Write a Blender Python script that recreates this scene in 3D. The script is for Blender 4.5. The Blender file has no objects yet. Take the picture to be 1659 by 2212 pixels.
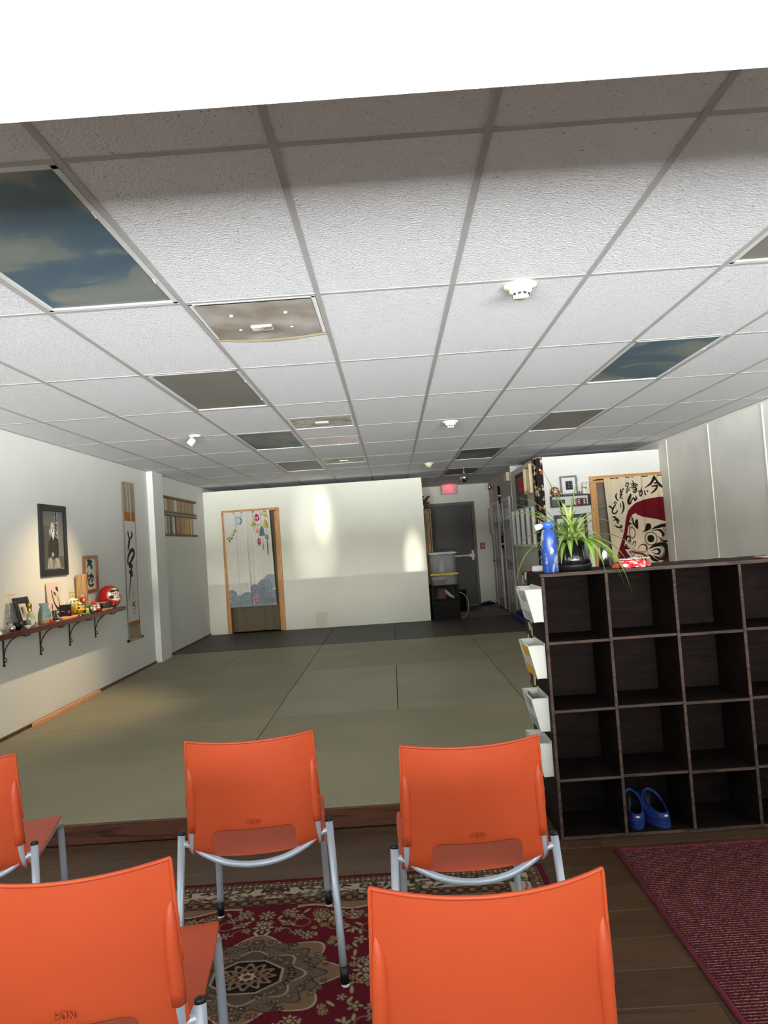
import bpy, bmesh, math, random
import numpy as np
from mathutils import Vector, Matrix
PI = math.pi
R = math.radians
random.seed(4)
rng = np.random.default_rng(7)
sc = bpy.context.scene
COL = sc.collection

# ------------------------------------------------------------------ camera
def cam_matrix(yaw, pitch, roll, loc):
    m = Matrix.Rotation(yaw, 3, 'Z') @ Matrix.Rotation(pitch, 3, 'X') @ Matrix.Rotation(roll, 3, 'Y')
    x, y, z = m.col[0], m.col[1], m.col[2]
    r = Matrix((x, z, -y)).transposed().to_4x4()
    r.translation = Vector(loc)
    return r
CAM = (0.8671, -1.9908, 1.4233)
cd = bpy.data.cameras.new('camera')
cd.sensor_fit = 'AUTO'
cd.sensor_width = 36.0
cd.lens = 1560.5 * 36.0 / 2212
cd.clip_start = 0.02
cam = bpy.data.objects.new('camera', cd)
COL.objects.link(cam)
cam.matrix_world = cam_matrix(0.007944, 0.043809, 0.068200, CAM)
sc.camera = cam

# ------------------------------------------------------------------ world, daylight, exposure
sc.view_settings.view_transform = 'Standard'
sc.view_settings.look = 'None'
sc.view_settings.exposure = 0.14
sc.view_settings.gamma = 1.0
sc.view_settings.use_curve_mapping = False
w = bpy.data.worlds.new('sky')
sc.world = w
w.use_nodes = True
bg = w.node_tree.nodes['Background']
bg.inputs[0].default_value = (0.72, 0.84, 1.0, 1)
bg.inputs[1].default_value = 1.6

def area(name, loc, target, sx, sy, power, color, spread=180):
    l = bpy.data.lights.new(name, 'AREA')
    l.shape = 'RECTANGLE'; l.size = sx; l.size_y = sy; l.energy = power; l.color = color
    l.spread = R(spread)
    o = bpy.data.objects.new(name, l); COL.objects.link(o)
    o.location = loc
    o.rotation_euler = (Vector(target) - Vector(loc)).to_track_quat('-Z', 'Y').to_euler()
    return o
def spot(name, loc, target, power, color, size, blend=0.3, radius=0.05, sx=1, sy=1):
    l = bpy.data.lights.new(name, 'SPOT')
    l.energy = power; l.color = color; l.spot_size = R(size); l.spot_blend = blend; l.shadow_soft_size = radius
    o = bpy.data.objects.new(name, l); COL.objects.link(o)
    o.location = loc
    o.rotation_euler = (Vector(target) - Vector(loc)).to_track_quat('-Z', 'Y').to_euler()
    o.scale = (sx, sy, 1)
    return o
# daylight through the shop window behind the camera
area('window_daylight', (1.15, -3.5, 1.55), (1.15, 8.0, 1.0), 6.4, 1.7, 34, (0.80, 0.90, 1.0))
# added fill lamps outside that lift the deep room and side walls
area('far_fill_lamp', (1.0, -30.0, 3.5), (1.0, 8.0, 1.2), 8.0, 3.6, 4300, (1.0, 0.985, 0.94))
area('wide_fill_lamp', (1.0, -23.0, 2.4), (1.0, 8.0, 2.0), 34.0, 4.0, 1300, (1.0, 0.985, 0.95))
# sunlit pavement out in front: light that comes up through the window on to the ceiling
area('sunlit_forecourt', (1.0, -7.8, -0.10), (1.0, -7.8, 5.0), 20.0, 2.8, 19500, (0.93, 0.965, 1.0))
area('sunlit_road', (1.0, -20.1, -0.10), (1.0, -20.1, 5.0), 24.0, 21.8, 165000, (0.94, 0.97, 1.0))
# glints of sun thrown back by parked cars onto the far partition
spot('car_glint', (-0.8, -14.0, 0.965), (-0.42, 10.1, 1.62), 9000, (1.0, 0.98, 0.90), 4.4, 1.0, 0.02, 0.52, 1.2)
spot('car_glint', (-0.8, -14.0, 0.965), (-0.26, 10.1, 1.95), 9000, (1.0, 0.98, 0.90), 2.6, 1.0, 0.02, 0.36, 1.1)
spot('car_glint', (-0.8, -14.0, 0.965), (1.22, 10.1, 1.12), 17000, (1.0, 0.98, 0.90), 3.0, 1.0, 0.02, 0.34, 1.0)
spot('car_glint', (-0.8, -14.0, 0.965), (-0.3, 10.1, 1.5), 2600, (1.0, 0.98, 0.90), 11.0, 0.3, 0.02)

# ------------------------------------------------------------------ materials
def lin(c):
    if isinstance(c, (int, float)): c = (c, c, c)
    return tuple(((v / 255) / 12.92 if v / 255 <= 0.04045 else ((v / 255 + 0.055) / 1.055) ** 2.4) for v in c)
class NT:
    def __init__(s, m): s.t = m.node_tree; s.n = s.t.nodes; s.l = s.t.links
    def add(s, typ, **kw):
        n = s.n.new(typ)
        for k, v in kw.items():
            if k.startswith('i_'):
                key = k[2:]
                key = int(key) if key.isdigit() else key.replace('_', ' ')
                n.inputs[key].default_value = v
            else: setattr(n, k, v)
        return n
    def link(s, a, b): s.l.new(a, b)
def new_mat(name):
    m = bpy.data.materials.new(name); m.use_nodes = True
    nt = NT(m); b = nt.n['Principled BSDF']
    return m, nt, b
def ramp(nt, fac, stops, interp='LINEAR'):
    r = nt.add('ShaderNodeValToRGB'); e = r.color_ramp; e.interpolation = interp
    while len(e.elements) < len(stops): e.elements.new(0.5)
    for el, (p, c) in zip(e.elements, stops):
        el.position = p; el.color = (*lin(c), 1)
    nt.link(fac, r.inputs[0]); return r.outputs[0]
def coords(nt, scale=(1, 1, 1), rand=True, kind='Object'):
    tc = nt.add('ShaderNodeTexCoord'); mp = nt.add('ShaderNodeMapping')
    mp.inputs['Scale'].default_value = scale
    nt.link(tc.outputs[kind], mp.inputs[0])
    if rand:
        oi = nt.add('ShaderNodeObjectInfo'); mu = nt.add('ShaderNodeVectorMath', operation='SCALE')
        cb = nt.add('ShaderNodeCombineXYZ')
        for i in range(3): nt.link(oi.outputs['Random'], cb.inputs[i])
        nt.link(cb.outputs[0], mu.inputs[0]); mu.inputs['Scale'].default_value = 37.0
        nt.link(mu.outputs[0], mp.inputs['Location'])
    return mp.outputs[0]
def bump(nt, b, height, strength=0.2, dist=0.01):
    bp = nt.add('ShaderNodeBump'); bp.inputs['Strength'].default_value = strength; bp.inputs['Distance'].default_value = dist
    nt.link(height, bp.inputs['Height']); nt.link(bp.outputs[0], b.inputs['Normal'])
def mat(name, c, rough=0.5, metal=0.0, var=0.08, vs=6.0, bs=0, bstr=0.1, spec=0.5, trans=0, coat=0, emit=None, estr=1, ior=1.45, alpha=1):
    """plain surface: slight tone variation and optional fine relief"""
    m, nt, b = new_mat(name)
    v = coords(nt)
    nz = nt.add('ShaderNodeTexNoise', i_Scale=vs, i_Detail=4.0); nt.link(v, nz.inputs['Vector'])
    lo = tuple(max(0, x * (1 - var)) for x in c); hi = tuple(min(255, x * (1 + var)) for x in c)
    nt.link(ramp(nt, nz.outputs[0], [(0.3, lo), (0.7, hi)]), b.inputs['Base Color'])
    b.inputs['Roughness'].default_value = rough; b.inputs['Metallic'].default_value = metal
    b.inputs['Specular IOR Level'].default_value = spec
    b.inputs['Transmission Weight'].default_value = trans; b.inputs['Coat Weight'].default_value = coat
    b.inputs['IOR'].default_value = ior; b.inputs['Alpha'].default_value = alpha
    if emit:
        b.inputs['Emission Color'].default_value = (*lin(emit), 1); b.inputs['Emission Strength'].default_value = estr
    if bs:
        n2 = nt.add('ShaderNodeTexNoise', i_Scale=float(bs), i_Detail=3.0); nt.link(v, n2.inputs['Vector'])
        bump(nt, b, n2.outputs[0], bstr)
    return m
def wood(name, c1, c2, scale=(1, 12, 12), rough=0.5, spec=0.4, knots=None, grain=3.0, c3=None, objvar=0.0, worn=None):
    m, nt, b = new_mat(name)
    v = coords(nt, scale)
    nz = nt.add('ShaderNodeTexNoise', i_Scale=grain, i_Detail=7.0, i_Distortion=1.2); nt.link(v, nz.inputs['Vector'])
    stops = [(0.32, c1), (0.68, c2)]
    if c3: stops = [(0.28, c1), (0.5, c2), (0.72, c3)]
    col = ramp(nt, nz.outputs[0], stops)
    if knots:
        v2 = coords(nt, (2.0, 2.0, 3.3) if knots != 2 else (3, 3, 3))
        vo = nt.add('ShaderNodeTexVoronoi', i_Scale=1.6); nt.link(v2, vo.inputs['Vector'])
        k = nt.add('ShaderNodeMath', operation='LESS_THAN'); nt.link(vo.outputs['Distance'], k.inputs[0]); k.inputs[1].default_value = 0.09
        mx = nt.add('ShaderNodeMix', data_type='RGBA'); nt.link(k.outputs[0], mx.inputs[0]); nt.link(col, mx.inputs[6])
        mx.inputs[7].default_value = (*lin((60, 38, 24)), 1); col = mx.outputs[2]
    if worn:
        v3 = coords(nt, (1, 1, 1)); n3 = nt.add('ShaderNodeTexNoise', i_Scale=3.2, i_Detail=8.0, i_Roughness=0.72); nt.link(v3, n3.inputs['Vector'])
        f = nt.add('ShaderNodeMapRange', i_1=0.55, i_2=0.8); nt.link(n3.outputs[0], f.inputs[0])
        mx = nt.add('ShaderNodeMix', data_type='RGBA'); nt.link(f.outputs[0], mx.inputs[0]); nt.link(col, mx.inputs[6])
        mx.inputs[7].default_value = (*lin(worn), 1); col = mx.outputs[2]
    if objvar:
        oi = nt.add('ShaderNodeObjectInfo'); mr = nt.add('ShaderNodeMapRange', i_3=1 - objvar, i_4=1 + objvar)
        nt.link(oi.outputs['Random'], mr.inputs[0])
        hs = nt.add('ShaderNodeHueSaturation'); nt.link(mr.outputs[0], hs.inputs['Value']); nt.link(col, hs.inputs['Color']); col = hs.outputs[0]
    nt.link(col, b.inputs['Base Color'])
    b.inputs['Roughness'].default_value = rough; b.inputs['Specular IOR Level'].default_value = spec
    bump(nt, b, nz.outputs[0], 0.12, 0.004)
    return m
def paint_mat(name, rough=0.85, weave=0, spec=0.3, sheen=0):
    """colour comes from what is printed on the surface (attribute 'paint')"""
    m, nt, b = new_mat(name)
    a = nt.add('ShaderNodeAttribute', attribute_name='paint')
    col = a.outputs['Color']
    v = coords(nt, (1, 1, 1), False)
    nz = nt.add('ShaderNodeTexNoise', i_Scale=float(weave or 40), i_Detail=2.0); nt.link(v, nz.inputs['Vector'])
    mr = nt.add('ShaderNodeMapRange', i_3=0.93, i_4=1.07); nt.link(nz.outputs[0], mr.inputs[0])
    hs = nt.add('ShaderNodeHueSaturation'); nt.link(mr.outputs[0], hs.inputs['Value']); nt.link(col, hs.inputs['Color'])
    nt.link(hs.outputs[0], b.inputs['Base Color'])
    b.inputs['Roughness'].default_value = rough; b.inputs['Specular IOR Level'].default_value = spec
    if weave: bump(nt, b, nz.outputs[0], 0.25, 0.002)
    return m
M = {}
M['wall'] = mat('painted_wall', (219, 219, 211), 0.75, var=0.012, vs=1.2, bs=260, bstr=0.05, spec=0.25)
M['header'] = mat('roller_painted_header', (240, 240, 240), 0.8, var=0.008, vs=3, bs=75, bstr=0.32, spec=0.2)
M['partition'] = mat('painted_partition', (224, 224, 208), 0.55, var=0.018, vs=1.4, bs=120, bstr=0.03, spec=0.3)
M['panel_wall'] = mat('wall_panelling', (232, 230, 221), 0.6, var=0.04, vs=1.6, spec=0.3)
M['batten'] = mat('batten_strip', (222, 220, 208), 0.5, var=0.03)
M['corridor'] = mat('corridor_grey_paint', (198, 196, 187), 0.7, var=0.03, vs=1.5)
M['white'] = mat('white_paint', (226, 226, 220), 0.5, var=0.02)
M['trimgrey'] = mat('pale_trim_paint', (208, 206, 196), 0.5, var=0.04)
M['plywood_dark'] = mat('dark_cavity', (40, 38, 36), 0.9)
def tile_mat():
    m, nt, b = new_mat('fissured_ceiling_tile')
    v = coords(nt, (1, 1, 1))
    n1 = nt.add('ShaderNodeTexNoise', i_Scale=95.0, i_Detail=4.0, i_Roughness=0.6); nt.link(v, n1.inputs['Vector'])
    v2 = coords(nt, (1, 1, 1))
    n2 = nt.add('ShaderNodeTexNoise', i_Scale=70.0, i_Detail=1.0, i_Distortion=2.5); nt.link(v2, n2.inputs['Vector'])
    c1 = ramp(nt, n2.outputs[0], [(0.265, (122, 118, 116)), (0.315, (212, 211, 211))])
    nt.link(c1, b.inputs['Base Color'])
    b.inputs['Roughness'].default_value = 0.75; b.inputs['Specular IOR Level'].default_value = 0.25
    bump(nt, b, n1.outputs[0], 0.9, 0.012)
    return m
M['tile'] = tile_mat()
M['tbar'] = mat('ceiling_grid_metal', (162, 160, 156), 0.45, var=0.02, spec=0.4)
M['lamp_frame'] = mat('fixture_frame', (200, 200, 196), 0.4, var=0.02)
M['lens_grey'] = mat('grey_lens', (118, 114, 106), 0.55, var=0.03, vs=2)
def sky_print():
    m, nt, b = new_mat('sky_print_lens')
    v = coords(nt, (1, 1, 1))
    nz = nt.add('ShaderNodeTexNoise', i_Scale=2.3, i_Detail=6.0, i_Roughness=0.5, i_Distortion=0.6); nt.link(v, nz.inputs['Vector'])
    col = ramp(nt, nz.outputs[0], [(0.40, (66, 88, 102)), (0.465, (78, 98, 108)), (0.49, (104, 112, 108)), (0.66, (126, 128, 120))])
    nt.link(col, b.inputs['Base Color']); b.inputs['Roughness'].default_value = 0.5
    n2 = nt.add('ShaderNodeTexWave', i_Scale=60.0); nt.link(v, n2.inputs['Vector']); bump(nt, b, n2.outputs[0], 0.06, 0.003)
    return m
M['lens_sky'] = sky_print()
M['orange'] = mat('orange_polypropylene', (180, 71, 35), 0.42, var=0.02, vs=3, bs=900, bstr=0.04, spec=0.45)
M['silver'] = mat('silver_powder_coat', (176, 184, 194), 0.34, 0.35, var=0.03, spec=0.5)
M['black'] = mat('black_plastic', (16, 16, 17), 0.45)
M['blackpaint'] = mat('black_painted_wood', (24, 24, 24), 0.4, var=0.1)
M['iron'] = mat('black_iron', (14, 14, 14), 0.5)
M['clearwhite'] = mat('white_plastic', (208, 209, 200), 0.35, var=0.015)
M['floorwood'] = wood('dark_laminate', (54, 38, 25), (82, 60, 41), (1.3, 14, 14), 0.42, 0.35, c3=(70, 51, 36), objvar=0.16)
M['shelfwood'] = wood('dark_stained_plywood', (18, 11, 8), (34, 23, 18), (1.2, 11, 11), 0.7, 0.12, worn=(42, 35, 31))
M['shelfedge'] = wood('worn_plywood_edge', (42, 30, 25), (84, 66, 56), (2, 14, 14), 0.6, 0.3)
M['riser'] = wood('stained_pine_board', (50, 26, 18), (98, 58, 40), (1.0, 9, 16), 0.45, 0.4, knots=True, c3=(76, 42, 28))
M['pine'] = wood('golden_pine', (176, 122, 66), (206, 154, 92), (9, 9, 1.0), 0.5, 0.35, knots=True)
M['pine_h'] = wood('golden_pine_rail', (176, 122, 66), (206, 154, 92), (1.0, 9, 9), 0.5, 0.35)
M['walnut'] = wood('reddish_brown_shelf', (66, 26, 18), (98, 44, 30), (12, 1.2, 12), 0.32, 0.5)
M['brownrail'] = wood('brown_rail', (74, 42, 24), (110, 68, 42), (12, 1.5, 12), 0.5, 0.3)
M['paulownia'] = wood('pale_box_wood', (164, 124, 72), (196, 156, 100), (12, 12, 1.0), 0.5, 0.3)
M['peach'] = wood('peach_wood', (206, 140, 100), (226, 164, 122), (12, 1.5, 12), 0.5, 0.3)
M['darkcab'] = wood('near_black_cabinet', (14, 9, 7), (24, 16, 12), (2, 10, 10), 0.6, 0.15)
M['plyshelf'] = wood('plywood_bookcase', (150, 118, 74), (184, 150, 100), (9, 9, 1.2), 0.5, 0.3)
def mat_foam(name, c, rough=0.55, rel=0.10, sc_=70.0):
    m, nt, b = new_mat(name)
    v = coords(nt, (1, 1, 1))
    nz = nt.add('ShaderNodeTexNoise', i_Scale=1.1, i_Detail=3.0); nt.link(v, nz.inputs['Vector'])
    lo = tuple(x * 0.95 for x in c); hi = tuple(min(255, x * 1.05) for x in c)
    nt.link(ramp(nt, nz.outputs[0], [(0.3, lo), (0.7, hi)]), b.inputs['Base Color'])
    b.inputs['Roughness'].default_value = rough; b.inputs['Specular IOR Level'].default_value = 0.35
    ck = nt.add('ShaderNodeTexChecker', i_Scale=sc_); nt.link(v, ck.inputs['Vector'])
    bump(nt, b, ck.outputs[1], rel, 0.002)
    return m
M['mat_green'] = mat_foam('grey_green_tatami_vinyl', (136, 130, 104))
M['mat_ribbed'] = mat_foam('ribbed_green_vinyl', (142, 137, 112), 0.5, 0.5, 46.0)
M['mat_black'] = mat_foam('black_tatami_vinyl', (50, 49, 46))
M['mat_brown'] = mat_foam('charcoal_brown_vinyl', (62, 59, 52))
M['cloth'] = paint_mat('printed_cloth', 0.9, 260, 0.15)
M['paper'] = paint_mat('printed_paper', 0.7, 0, 0.25)
M['doll'] = paint_mat('lacquered_papier_mache', 0.32, 0, 0.5)
M['glass'] = mat('clear_glass', (245, 250, 248), 0.03, trans=1.0, var=0.0, ior=1.45)
M['chrome'] = mat('chrome', (200, 200, 196), 0.12, 1.0, var=0.03)
M['gold'] = mat('gold_foil', (206, 176, 70), 0.25, 0.9, var=0.06)
M['brass'] = mat('brass_wire', (160, 140, 84), 0.3, 0.9)

# ------------------------------------------------------------------ mesh helpers
def BM(): return bmesh.new()
def box(bm, x0, x1, y0, y1, z0, z1):
    vs = [bm.verts.new((x, y, z)) for x in (x0, x1) for y in (y0, y1) for z in (z0, z1)]
    for f in ((0, 1, 3, 2), (4, 6, 7, 5), (0, 4, 5, 1), (2, 3, 7, 6), (0, 2, 6, 4), (1, 5, 7, 3)):
        bm.faces.new([vs[i] for i in f])
    return vs
def bbox(bm, x0, x1, y0, y1, z0, z1, r=0.004, seg=1):
    """box with bevelled edges"""
    t = BM(); box(t, x0, x1, y0, y1, z0, z1)
    bmesh.ops.bevel(t, geom=list(t.edges), offset=min(r, 0.45 * min(abs(x1 - x0), abs(y1 - y0), abs(z1 - z0))), segments=seg, affect='EDGES', profile=0.6)
    join(bm, t)
def join(bm, t, mtx=None):
    if mtx is not None: bmesh.ops.transform(t, matrix=mtx, verts=t.verts)
    me = bpy.data.meshes.new('tmp'); t.to_mesh(me); t.free(); bm.from_mesh(me); bpy.data.meshes.remove(me)
def lathe(bm, prof, seg=24, c=(0, 0, 0), cap=True):
    rings = []
    for r, z in prof:
        rings.append([bm.verts.new((c[0] + r * math.cos(2 * PI * k / seg), c[1] + r * math.sin(2 * PI * k / seg), c[2] + z)) for k in range(seg)])
    for a, b in zip(rings, rings[1:]):
        for k in range(seg): bm.faces.new((a[k], a[(k + 1) % seg], b[(k + 1) % seg], b[k]))
    if cap:
        if prof[0][0] > 1e-5: bm.faces.new(list(reversed(rings[0])))
        if prof[-1][0] > 1e-5: bm.faces.new(rings[-1])
def tube(bm, pts, r, seg=8, cap=True):
    pts = [Vector(p) for p in pts]; n = len(pts)
    rs = r if isinstance(r, (list, tuple)) else [r] * n
    up = None; rings = []
    for i in range(n):
        d = (pts[min(i + 1, n - 1)] - pts[max(i - 1, 0)]).normalized()
        if up is None: up = Vector((0, 0, 1)) if abs(d.z) < 0.9 else Vector((1, 0, 0))
        a = (up - d * up.dot(d)).normalized(); b = d.cross(a); up = a
        rings.append([bm.verts.new(pts[i] + (a * math.cos(2 * PI * k / seg) + b * math.sin(2 * PI * k / seg)) * rs[i]) for k in range(seg)])
    for p, q in zip(rings, rings[1:]):
        for k in range(seg): bm.faces.new((p[k], p[(k + 1) % seg], q[(k + 1) % seg], q[k]))
    if cap: bm.faces.new(list(reversed(rings[0]))); bm.faces.new(rings[-1])
def crom(pts, k=6):
    """Catmull-Rom through points of any dimension"""
    P = [np.array(p, float) for p in pts]
    if len(P) < 3: return [tuple(P[0] + (P[-1] - P[0]) * t / k) for t in range(k + 1)]
    P = [2 * P[0] - P[1]] + P + [2 * P[-1] - P[-2]]; out = []
    for i in range(1, len(P) - 2):
        for j in range(k):
            t = j / k; a, b, c, d = P[i - 1], P[i], P[i + 1], P[i + 2]
            out.append(tuple(0.5 * (2 * b + (c - a) * t + (2 * a - 5 * b + 4 * c - d) * t * t + (3 * b - a - 3 * c + d) * t ** 3)))
    out.append(tuple(P[-2])); return out
def prism(bm, poly, h0, h1, axis='z'):
    """extrude a 2D polygon; axis is the extrusion direction"""
    def p3(a, b, h): return {'z': (a, b, h), 'y': (a, h, b), 'x': (h, a, b)}[axis]
    lo = [bm.verts.new(p3(a, b, h0)) for a, b in poly]; hi = [bm.verts.new(p3(a, b, h1)) for a, b in poly]
    n = len(poly)
    for i in range(n): bm.faces.new((lo[i], lo[(i + 1) % n], hi[(i + 1) % n], hi[i]))
    bm.faces.new(list(reversed(lo))); bm.faces.new(hi)
def wmat(p):
    m = Matrix.Identity(4)
    while p is not None: m = p.matrix_basis @ m; p = p.parent
    return m
def obj(name, bm, m, parent=None, smooth=False, world=False, kind=None, label=None):
    bmesh.ops.recalc_face_normals(bm, faces=bm.faces)
    if world and parent is not None: bmesh.ops.transform(bm, matrix=wmat(parent).inverted(), verts=bm.verts)
    me = bpy.data.meshes.new(name); bm.to_mesh(me); bm.free()
    if smooth: me.polygons.foreach_set('use_smooth', [True] * len(me.polygons))
    o = bpy.data.objects.new(name, me); COL.objects.link(o)
    if isinstance(m, (list, tuple)):
        for k in m: me.materials.append(k)
    elif m: me.materials.append(m)
    if parent is not None: o.parent = parent
    if kind: o['kind'] = kind
    if label: o['label'] = label
    return o
def smooth_by_angle(o, ang=35):
    me = o.data; bm = bmesh.new(); bm.from_mesh(me)
    for f in bm.faces: f.smooth = True
    for e in bm.edges:
        e.smooth = not (len(e.link_faces) == 2 and e.calc_face_angle(0) > R(ang))
    bm.to_mesh(me); bm.free(); return o
def bake(o):
    """turn modifiers into plain mesh"""
    bpy.context.view_layer.update()
    dg = bpy.context.evaluated_depsgraph_get()
    me = bpy.data.meshes.new_from_object(o.evaluated_get(dg))
    o.modifiers.clear(); o.data = me; return o
def tag(o, label, cat, group=None):
    o['label'] = label; o['category'] = cat
    if group: o['group'] = group
    return o
def thing(name, label, cat, loc=(0, 0, 0), rotz=0, group=None):
    o = bpy.data.objects.new(name, None); COL.objects.link(o); o.empty_display_size = 0.1
    o.location = loc; o.rotation_euler = (0, 0, rotz)
    return tag(o, label, cat, group)
def struct(name, bm, m, smooth=False):
    o = obj(name, bm, m, smooth=smooth); o['kind'] = 'structure'; return o
def dup(root, label=None, group=None, loc=None, rotz=None):
    r = root.copy(); COL.objects.link(r)
    if loc is not None: r.location = loc
    if rotz is not None: r.rotation_euler = (0, 0, rotz)
    if label: r['label'] = label
    if group: r['group'] = group
    for ch in list(root.children):
        c = ch.copy(); COL.objects.link(c); c.parent = r
        for g in ch.children:
            d = g.copy(); COL.objects.link(d); d.parent = c
    return r
def inst(src, name, parent, loc, rotz=0, m=None):
    """another alike piece that shares src's mesh"""
    o = bpy.data.objects.new(name, src.data); COL.objects.link(o); o.parent = parent; o.location = loc; o.rotation_euler = (0, 0, rotz)
    return o

# ------------------------------------------------------------------ printed surfaces
class Canvas:
    """a flat print: colours worked out point by point on a fine grid, in metres"""
    def __init__(s, w, h, res, bgc):
        s.w, s.h = w, h; s.nx = max(2, int(round(w / res)) + 1); s.ny = max(2, int(round(h / res)) + 1)
        s.res = w / (s.nx - 1); s.kw = 1.0
        s.X, s.Y = np.meshgrid(np.linspace(0, w, s.nx), np.linspace(0, h, s.ny))
        s.C = np.empty((s.ny, s.nx, 3)); s.C[:] = lin(bgc); s.H = None; s.k = 1.0
    def frame(s, quad, rect=None):
        """quad: four drawing points that correspond to rect (x0,y0,x1,y1) of the sheet"""
        x0, y0, x1, y1 = rect or (0, 0, s.w, s.h)
        dst = [(x0, y0), (x1, y0), (x1, y1), (x0, y1)]; A = []; B = []
        for (u, v), (x, y) in zip(quad, dst):
            A += [[u, v, 1, 0, 0, 0, -x * u, -x * v], [0, 0, 0, u, v, 1, -y * u, -y * v]]; B += [x, y]
        s.H = np.append(np.linalg.solve(np.array(A, float), np.array(B, float)), 1).reshape(3, 3)
        s.k = (x1 - x0) / math.dist(quad[0], quad[1]); return s
    def p(s, q):
        if s.H is None: return q[0], q[1]
        a = s.H @ np.array([q[0], q[1], 1.0]); return a[0] / a[2], a[1] / a[2]
    def mix(s, cov, col):
        c = np.array(lin(col)); s.C += (c - s.C) * np.clip(cov, 0, 1)[..., None]
    def rect(s, x0, y0, x1, y1, col):
        s.mix(((s.X >= x0) & (s.X <= x1) & (s.Y >= y0) & (s.Y <= y1)).astype(float), col)
    def poly(s, pts, col, sm=0):
        if sm: pts = [q[:2] for q in crom(list(pts) + [pts[0]], sm)]
        P = [s.p(q) for q in pts]; ins = np.zeros(s.X.shape, bool); j = len(P) - 1
        for i in range(len(P)):
            (xi, yi), (xj, yj) = P[i], P[j]
            if yi != yj: ins ^= ((yi > s.Y) != (yj > s.Y)) & (s.X < (xj - xi) * (s.Y - yi) / (yj - yi) + xi)
            j = i
        s.mix(ins.astype(float), col)
    def stroke(s, pts, col, k=5):
        pts = [tuple(q) if len(q) == 3 else (q[0], q[1], 10) for q in pts]
        C = crom(pts, k); D = np.full(s.X.shape, 1e9)
        for a, b in zip(C, C[1:]):
            (ax, ay), (bx, by) = s.p(a), s.p(b); wa, wb = a[2] * s.k * s.kw / 2, b[2] * s.k * s.kw / 2
            dx, dy = bx - ax, by - ay; L = dx * dx + dy * dy + 1e-12
            t = np.clip(((s.X - ax) * dx + (s.Y - ay) * dy) / L, 0, 1)
            D = np.minimum(D, np.hypot(s.X - ax - t * dx, s.Y - ay - t * dy) - (wa + (wb - wa) * t))
        s.mix(0.5 - D / s.res, col)
    def ell(s, c, rx, ry, col, ring=0, ang=0):
        cx, cy = s.p(c); rx *= s.k; ry *= s.k; ca, sa = math.cos(ang), math.sin(ang)
        u = ((s.X - cx) * ca + (s.Y - cy) * sa) / rx; v = (-(s.X - cx) * sa + (s.Y - cy) * ca) / ry
        d = (np.hypot(u, v) - 1) * min(rx, ry)
        if ring: d = np.abs(d + ring * s.k / 2) - ring * s.k / 2
        s.mix(0.5 - d / s.res, col)
    def build(s, name, fn, m, parent, thick=None):
        """fn(x, y) -> local 3D position; x to the right, y downwards"""
        return grid_obj(name, *fn(s.X, s.Y), s.C, m, parent)
def grid_obj(name, X, Y, Z, C, m, parent, wrap=False):
    ny, nx = X.shape
    me = bpy.data.meshes.new(name)
    co = np.stack([X, Y, Z], -1).reshape(-1, 3)
    i = np.arange(ny * nx).reshape(ny, nx)
    if wrap: i = np.concatenate([i, i[:, :1]], 1)
    f = np.stack([i[:-1, :-1], i[1:, :-1], i[1:, 1:], i[:-1, 1:]], -1).reshape(-1, 4)
    me.vertices.add(len(co)); me.vertices.foreach_set('co', co.astype(np.float32).ravel())
    me.loops.add(f.size); me.loops.foreach_set('vertex_index', f.astype(np.int32).ravel())
    me.polygons.add(len(f)); me.polygons.foreach_set('loop_start', np.arange(0, f.size, 4, dtype=np.int32))
    me.polygons.foreach_set('loop_total', np.full(len(f), 4, dtype=np.int32))
    me.polygons.foreach_set('use_smooth', np.ones(len(f), dtype=bool))
    me.update(calc_edges=True)
    if C is not None:
        a = me.color_attributes.new('paint', 'FLOAT_COLOR', 'POINT')
        a.data.foreach_set('color', np.concatenate([C.reshape(-1, 3), np.ones((len(co), 1))], 1).astype(np.float32).ravel())
    me.materials.append(m)
    o = bpy.data.objects.new(name, me); COL.objects.link(o)
    if parent is not None: o.parent = parent
    return o

# ================================================================== THE ROOM
XL, XR, CH, YB = -2.25, 4.58, 2.565, 13.41
TX, TY = 0.6096, 1.2192
YH = -0.92          # header line
# --- floor: slab plus laminate planks where the photograph shows them
b = BM(); box(b, XL - .1, XR + .1, -3.7, YB + .1, -0.06, -0.012)
floor = struct('floor', b, M['floorwood'])
def plank_mesh(L, Wd):
    t = BM(); bbox(t, 0, L, 0, Wd, -0.012, 0, 0.0016); return t
PL, PW = 1.22, 0.185
base_plank = None
def planks(x0, x1, y0, y1):
    global base_plank
    r = 0; y = y0
    while y < y1 - 0.02:
        x = x0 - ((r * 0.43) % 1.0) * PL
        wd = min(PW, y1 - y)
        while x < x1 - 0.01:
            xa, xb = max(x, x0), min(x + PL, x1)
            if xb - xa > 0.03:
                if base_plank and abs(xb - xa - PL) < 1e-3 and abs(wd - PW) < 1e-3:
                    inst(base_plank, 'plank', floor, (xa, y, 0))
                else:
                    o = obj('plank', plank_mesh(xb - xa - 0.0008, wd - 0.0008), M['floorwood'], floor); o.location = (xa, y, 0)
                    if abs(xb - xa - PL) < 1e-3 and abs(wd - PW) < 1e-3: base_plank = o
            x += PL
        y += PW; r += 1
planks(XL, XR, -2.0, 1.733)
planks(1.44, 3.0, 10.25, YB)

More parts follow.
